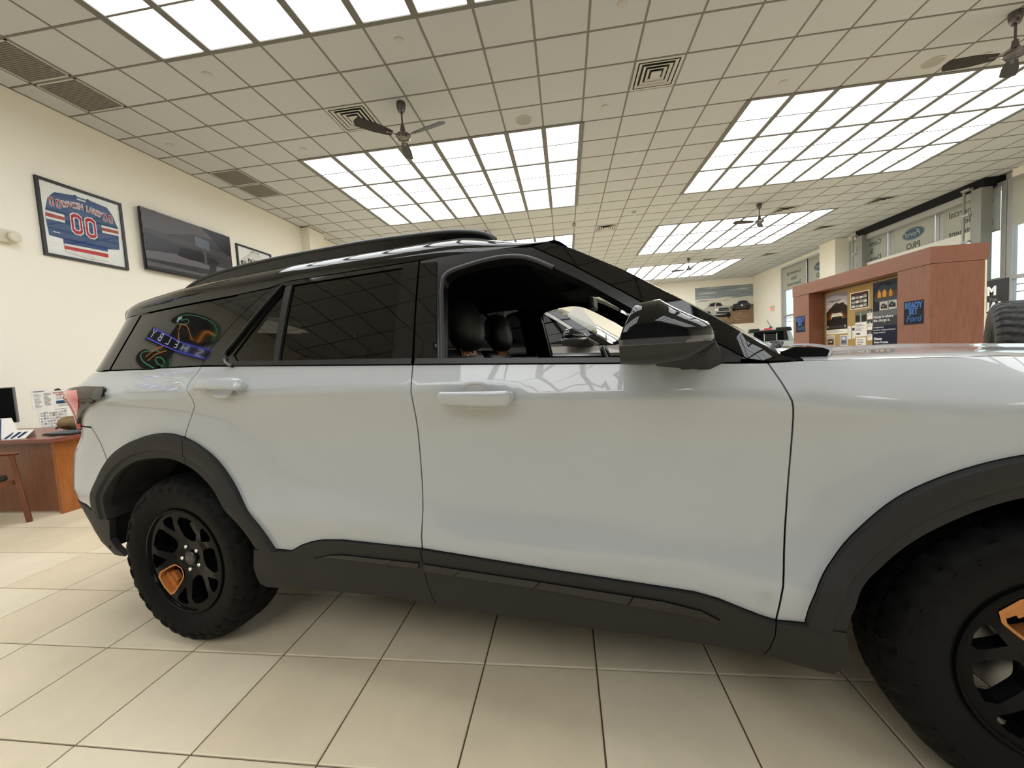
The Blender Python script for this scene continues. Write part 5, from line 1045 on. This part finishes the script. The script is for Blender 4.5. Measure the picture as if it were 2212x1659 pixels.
CH = tag(empty('armchair', (-5.22, 2.72, 0), math.radians(4)), 'wooden armchair with dark seat in front of the desk at the left edge', 'chair')
seatb = MB().box((-.24, -.25, .40), (.22, .22, .455), bev=.02).build('seat', mat('olive_black_upholstery', '#3c3a2c', rough=.9), CH, smooth=50)
for s in (-1, 1):
    x = .27 * s - .0
    MB().tube([(x + .035 * s * 1, .26, 0), (x + .01 * s, .235, .40), (x, .22, .63)], [.026, .024, .022], 4).build('leg', M_chairwood, CH); MB().tube([(x, -.30, 0), (x, -.24, .42), (x, -.30, .86)], [.02, .024, .02], 4).build('leg', M_chairwood, CH)
    MB().tube([(x, .26, .635), (x, .1, .66), (x, -.26, .655)], [.03, .032, .024], 8, ry=.014).build('armrest', M_chairwood, CH, smooth=40); MB().box((min(x, x - .03 * s), -.26, .36), (max(x, x - .03 * s), .23, .40)).build('side_rail', M_chairwood, CH)
MB().add([(-.25, -.28, .5), (.25, -.28, .5), (.25, -.33, .86), (-.25, -.33, .86), (-.25, -.25, .5), (.25, -.25, .5), (.25, -.30, .86), (-.25, -.30, .86)], [(0, 1, 2, 3), (4, 7, 6, 5), (0, 4, 5, 1), (1, 5, 6, 2), (2, 6, 7, 3), (3, 7, 4, 0)]).build('backrest', mat('olive_black_upholstery', '#3c3a2c'), CH)
# ================================================================== KIOSK (cherry display wall)
KX = 5.0
K_ = tag(empty('display_wall', (KX, 8.045, 0)), 'tall cherry wood display wall with a recessed cork notice board', 'display stand'); y_ = lambda v: v - 8.045
MB().box((0, y_(6.345), 2.175), (.70, y_(9.745), 2.40)).build('header_board', woodmat('cherry_header', '#8f5d48', '#7c4d3a', (1.2, .35, 9)), K_)
MB().box((.008, y_(6.352), 0), (.66, y_(6.91), 2.17)).build('right_pillar', M_cherry, K_); MB().box((.008, y_(9.16), 0), (.66, y_(9.735), 2.17)).build('left_pillar', M_cherry, K_)
MB().box((.66, y_(6.352), 0), (.685, y_(9.735), 2.17)).build('back_panel', mat('cream_edge', '#e6dfc4', rough=.5), K_); MB().box((.31, y_(6.91), .80), (.34, y_(9.16), 2.17)).build('niche_back', M_cherry, K_); MB().box((.02, y_(6.91), 0), (.40, y_(9.16), .80)).build('counter_base', M_cherry, K_)
MB().box((.295, y_(6.93), .85), (.31, y_(9.12), 2.14)).build('cork_board', mat('cork', '#b0935c', rough=.9, noise=.1, nscale=60), K_); f = MB(); f.box((.285, y_(9.12), .83), (.31, y_(9.155), 2.16)); f.box((.285, y_(6.912), 2.135), (.31, y_(9.155), 2.165)); f.build('board_frame', mat('brass_frame', '#8b7a55', rough=.4, metal=.4), K_)
BX = KX + .2945
GB = 'papers pinned to the cork board'
def sky_poster():
    s = [('#a9a4ac', rect(0, .55, 1, 1)), ('#c7bfc0', rect(.0, .62, 1, .72)), ('#8e8791', [(0, .9), (.4, .95), (1, .86), (1, 1), (0, 1)]), ('#d9cfc8', [(.1, .74), (.6, .80), (1, .76), (.6, .72)]), ('#2c211b', [(0, .50), (.2, .60), (.34, .68), (.5, .74), (.62, .70), (.8, .72), (1, .60), (1, .2), (0, .2)]), ('#5a3518', [(.0, .30), (.25, .50), (.75, .50), (1, .34), (1, .2), (0, .2)]), ('#a8672a', [(.18, .34), (.3, .47), (.7, .47), (.84, .34), (.7, .26), (.3, .26)]), ('#1c1410', rect(0, .0, 1, .28))]
    return s + [('#2a2320', [(.28, .36), (.32, .46), (.40, .52), (.66, .52), (.72, .45), (.76, .36)]), ('#cfc6bb', [(.25, .30), (.27, .42), (.34, .45), (.70, .45), (.78, .41), (.79, .30)]), ('#171413', [(.27, .24), (.28, .35), (.76, .35), (.77, .24)]), ('#fff3d2', rect(.28, .36, .36, .40)), ('#fff3d2', rect(.68, .36, .77, .40)), ('#e9dccb', rect(.30, .385, .75, .40)), ('#3a3634', rect(.12, .03, .82, .10)), ('#8a8a88', rect(.86, .03, .96, .11))] + [('#c9b28a', rect(.05, .05, .11, .11))]
sheet('notice_poster', 'tall truck poster with headlights in front of dark mountains, left on the cork board', 'poster', 'kiosk', (BX, 9.08, 1.405), .615, .70, sky_poster(), [('Allowed to wander.', .45, .80, .045, '#4a4858', dict(shear=.2)), ('Designed to go farther.', .47, .765, .030, '#5a5866', {})], group=GB)
sheet('notice_strip', 'white strip of small print under the mountain truck poster', 'notice', 'kiosk', (BX, 9.08, 1.315), .615, .085, lines(.05, .95, .2, .9, 4, '#8a8a88', 7), group=GB)
hp = [('#232736', rect(0, .5, 1, 1)), ('#3c4258', [(0, .90), (.4, .97), (1, .92), (1, 1), (0, 1)]), ('#39424a', [(.0, .72), (.2, .90), (.45, .96), (.62, .90), (1, .97), (1, .72)]), ('#5b4a3a', rect(.12, .74, .98, .82)), ('#d79a48', [(.20, .755), (.20, .82), (.27, .87), (.34, .82), (.34, .755)]), ('#d79a48', [(.40, .755), (.40, .83), (.48, .87), (.56, .83), (.56, .755)]), ('#c48a40', [(.66, .755), (.66, .82), (.73, .86), (.80, .82), (.80, .755)]), ('#4d5057', rect(.10, .70, 1, .74)), ('#767b80', rect(.27, .56, .98, .70)), ('#c9cbc8', rect(.30, .57, .62, .69)), ('#c9cbc8', rect(.66, .57, .97, .69)), ('#6a6d70', [(0, .40), (0, .56), (1, .57), (1, .40)]), ('#3c4148', rect(0, .34, 1, .47))] + truck(.46, .60, .13, '#6a5550', '#2c2d30', ay=.5) + truck(.80, .61, .13, '#3e4650', '#2c2d30', ay=.5) + [('#141b33', rect(0, 0, 1, .345))]
sheet('notice_poster', 'tall dark blue home charging poster, right on the cork board', 'poster', 'kiosk', (BX, 7.82, 1.00), .525, 1.15, hp, [('Home is where', .05, .475, .068, '#f2f2f2', dict(align='LEFT', bold=.0008)), ('the charge is.', .05, .425, .068, '#f2f2f2', dict(align='LEFT', bold=.0008)), ('Complimentary', .05, .325, .036, '#e8e8ea', dict(align='LEFT')), ('Ford Home Charger and Standard', .05, .285, .034, '#e8e8ea', dict(align='LEFT')), ('Charge Installation', .05, .248, .036, '#e8e8ea', dict(align='LEFT')), ('Home', .07, .155, .07, '#f5f5f5', dict(align='LEFT', bold=.002)), ('Power Promise', .07, .105, .05, '#f5f5f5', dict(align='LEFT', bold=.001))], group=GB)
random.seed(21); gs = [('#2a2624', rect(.04, .05, .96, .95)), ('#6d2f28', rect(.04, .86, .96, .95))]
for i in range(4):
    for j in range(3): gs += [('#b9b5ae' if (i + j) % 2 else '#e9e7e0', rect(.08 + .215 * i, .10 + .25 * j, .26 + .215 * i, .22 + .25 * j)), (random.choice(['#7b7f80', '#565a5c', '#8e8c86']), rect(.08 + .215 * i, .22 + .25 * j, .26 + .215 * i, .30 + .25 * j))]
sheet('vehicle_chart', 'white bordered chart of twelve small vehicle pictures on the cork board', 'chart', 'kiosk', (BX, 8.385, 1.735), .475, .31, gs, group=GB)
sheet('flyer', 'flyer with a dark photo of two trucks above white text, between the posters', 'flyer', 'kiosk', (BX, 8.256, 1.235), .288, .46, [('#4d5048', rect(0, .56, 1, 1)), ('#77786a', rect(0, .85, 1, 1)), ('#24262a', rect(.05, .60, .42, .82)), ('#24262a', rect(.55, .60, .95, .80)), ('#9a9c9a', rect(.42, .56, .56, .9)), ('#24335a', rect(.1, .08, .45, .14))] + lines(.08, .85, .2, .5, 6, '#9a9a98', 8), group=GB)
for k, (z, lb) in enumerate([(1.53, 'topmost of the three small picture cards left of the blue poster'), (1.345, 'middle one of the three small picture cards left of the blue poster'), (1.16, 'lowest of the three small picture cards left of the blue poster')]):
    sheet('picture_card', lb, 'card', 'kiosk', (BX, 7.956, z), .122, .175, [(['#59606a', '#3f4450', '#47504f'][k], rect(0, .62, 1, 1)), ('#9a9c9e', rect(.3, .62, .7, .8)), ('#c9a15a', rect(.1, .25, .22, .33))] + lines(.1, .9, .3, .55, 3, '#a5a5a2', k), group=GB)
sheet('white_slip', 'narrow white slip right of the mountain poster on the cork board', 'slip', 'kiosk', (BX, 8.455, 1.20), .082, .24, lines(.15, .85, .1, .9, 9, '#b5b5b2', 9), group=GB)
sheet('blue_square_slip', 'narrow white slip with a dark blue square on the cork board', 'slip', 'kiosk', (BX, 8.344, 1.208), .08, .235, [('#27406e', rect(.1, .60, .9, .84))] + lines(.15, .85, .1, .5, 5, '#a5a5a2', 10), group=GB)
sheet('small_photo', 'small orange lit truck photo at the lower left corner of the cork board', 'photo', 'kiosk', (BX, 9.075, 1.09), .235, .20, [('#7b5a3c', rect(.05, .05, .95, .95)), ('#2a211c', [(.2, .15), (.3, .5), (.5, .62), (.75, .5), (.85, .15)]), ('#d8cfc4', rect(.35, .3, .7, .45)), ('#b9b0a8', rect(.05, .65, .95, .95))], group=GB)
sheet('small_photo', 'small grey blue vehicle photo near the bottom of the cork board', 'photo', 'kiosk', (BX, 8.678, 1.08), .213, .20, [('#9aa2ad', rect(.05, .05, .95, .95)), ('#5b6470', [(.15, .2), (.25, .55), (.75, .55), (.9, .2)]), ('#d9dcdc', rect(.3, .55, .7, .8))], group=GB)
sheet('white_note', 'wide white note at the bottom of the cork board under the flyer', 'note', 'kiosk', (BX, 8.242, 1.05), .25, .17, lines(.1, .9, .15, .85, 4, '#8d8d8a', 12), group=GB)
RS = [('READY', .5, .80, .118, '#4a72b5', dict(bold=.006, sx=.80)), ('SET', .5, .55, .118, '#4a72b5', dict(bold=.006, sx=.80)), ('Ford', .5, .235, .125, '#4a72b5', dict(shear=.28, sx=1.05))]
sheet('square_sign', 'dark blue square sign with lighter blue words on the right pillar of the display wall', 'sign', 'kiosk', (KX + .0075, 6.786, 1.368), .333, .338, [('#2c3f66', rect(.30, .415, .72, .43))], RS, base='#161d2e', th=.003, group='blue slogan signs on the pillars')
sheet('square_sign', 'dark blue square sign with lighter blue words on the left pillar of the display wall', 'sign', 'kiosk', (KX + .0075, 9.637, 1.402), .333, .338, [('#2c3f66', rect(.30, .415, .72, .43))], RS, base='#161d2e', th=.003, group='blue slogan signs on the pillars')
# ---- black banner between display wall and window
B = tag(empty('banner', mtx=frame('kiosk', (7.5, 8.46, 0))), 'black roll up banner with white letters between display wall and window', 'banner')
MB().box((-.42, .06, 0), (.45, 2.085, .012)).build('banner_sheet', mat('banner_black', (.012, .013, .016), rough=.5), B); MB().box((-.45, 0, -.10), (.48, .06, .10), bev=.01).build('base', M_steel, B); MB().box((-.01, .06, -.03), (.02, 2.07, -.005)).build('pole', M_steel, B)
text('SXM', .205, ink('#eeeeee'), B, .06, 1.89, .014, bold=.012); text('Knows You', .085, ink('#8d9096'), B, .08, 1.745, .014); text('TRIAL', .205, ink('#eeeeee'), B, .12, 1.615, .014, bold=.010); text('NOW', .16, ink('#eeeeee'), B, .06, 1.44, .014, bold=.008)
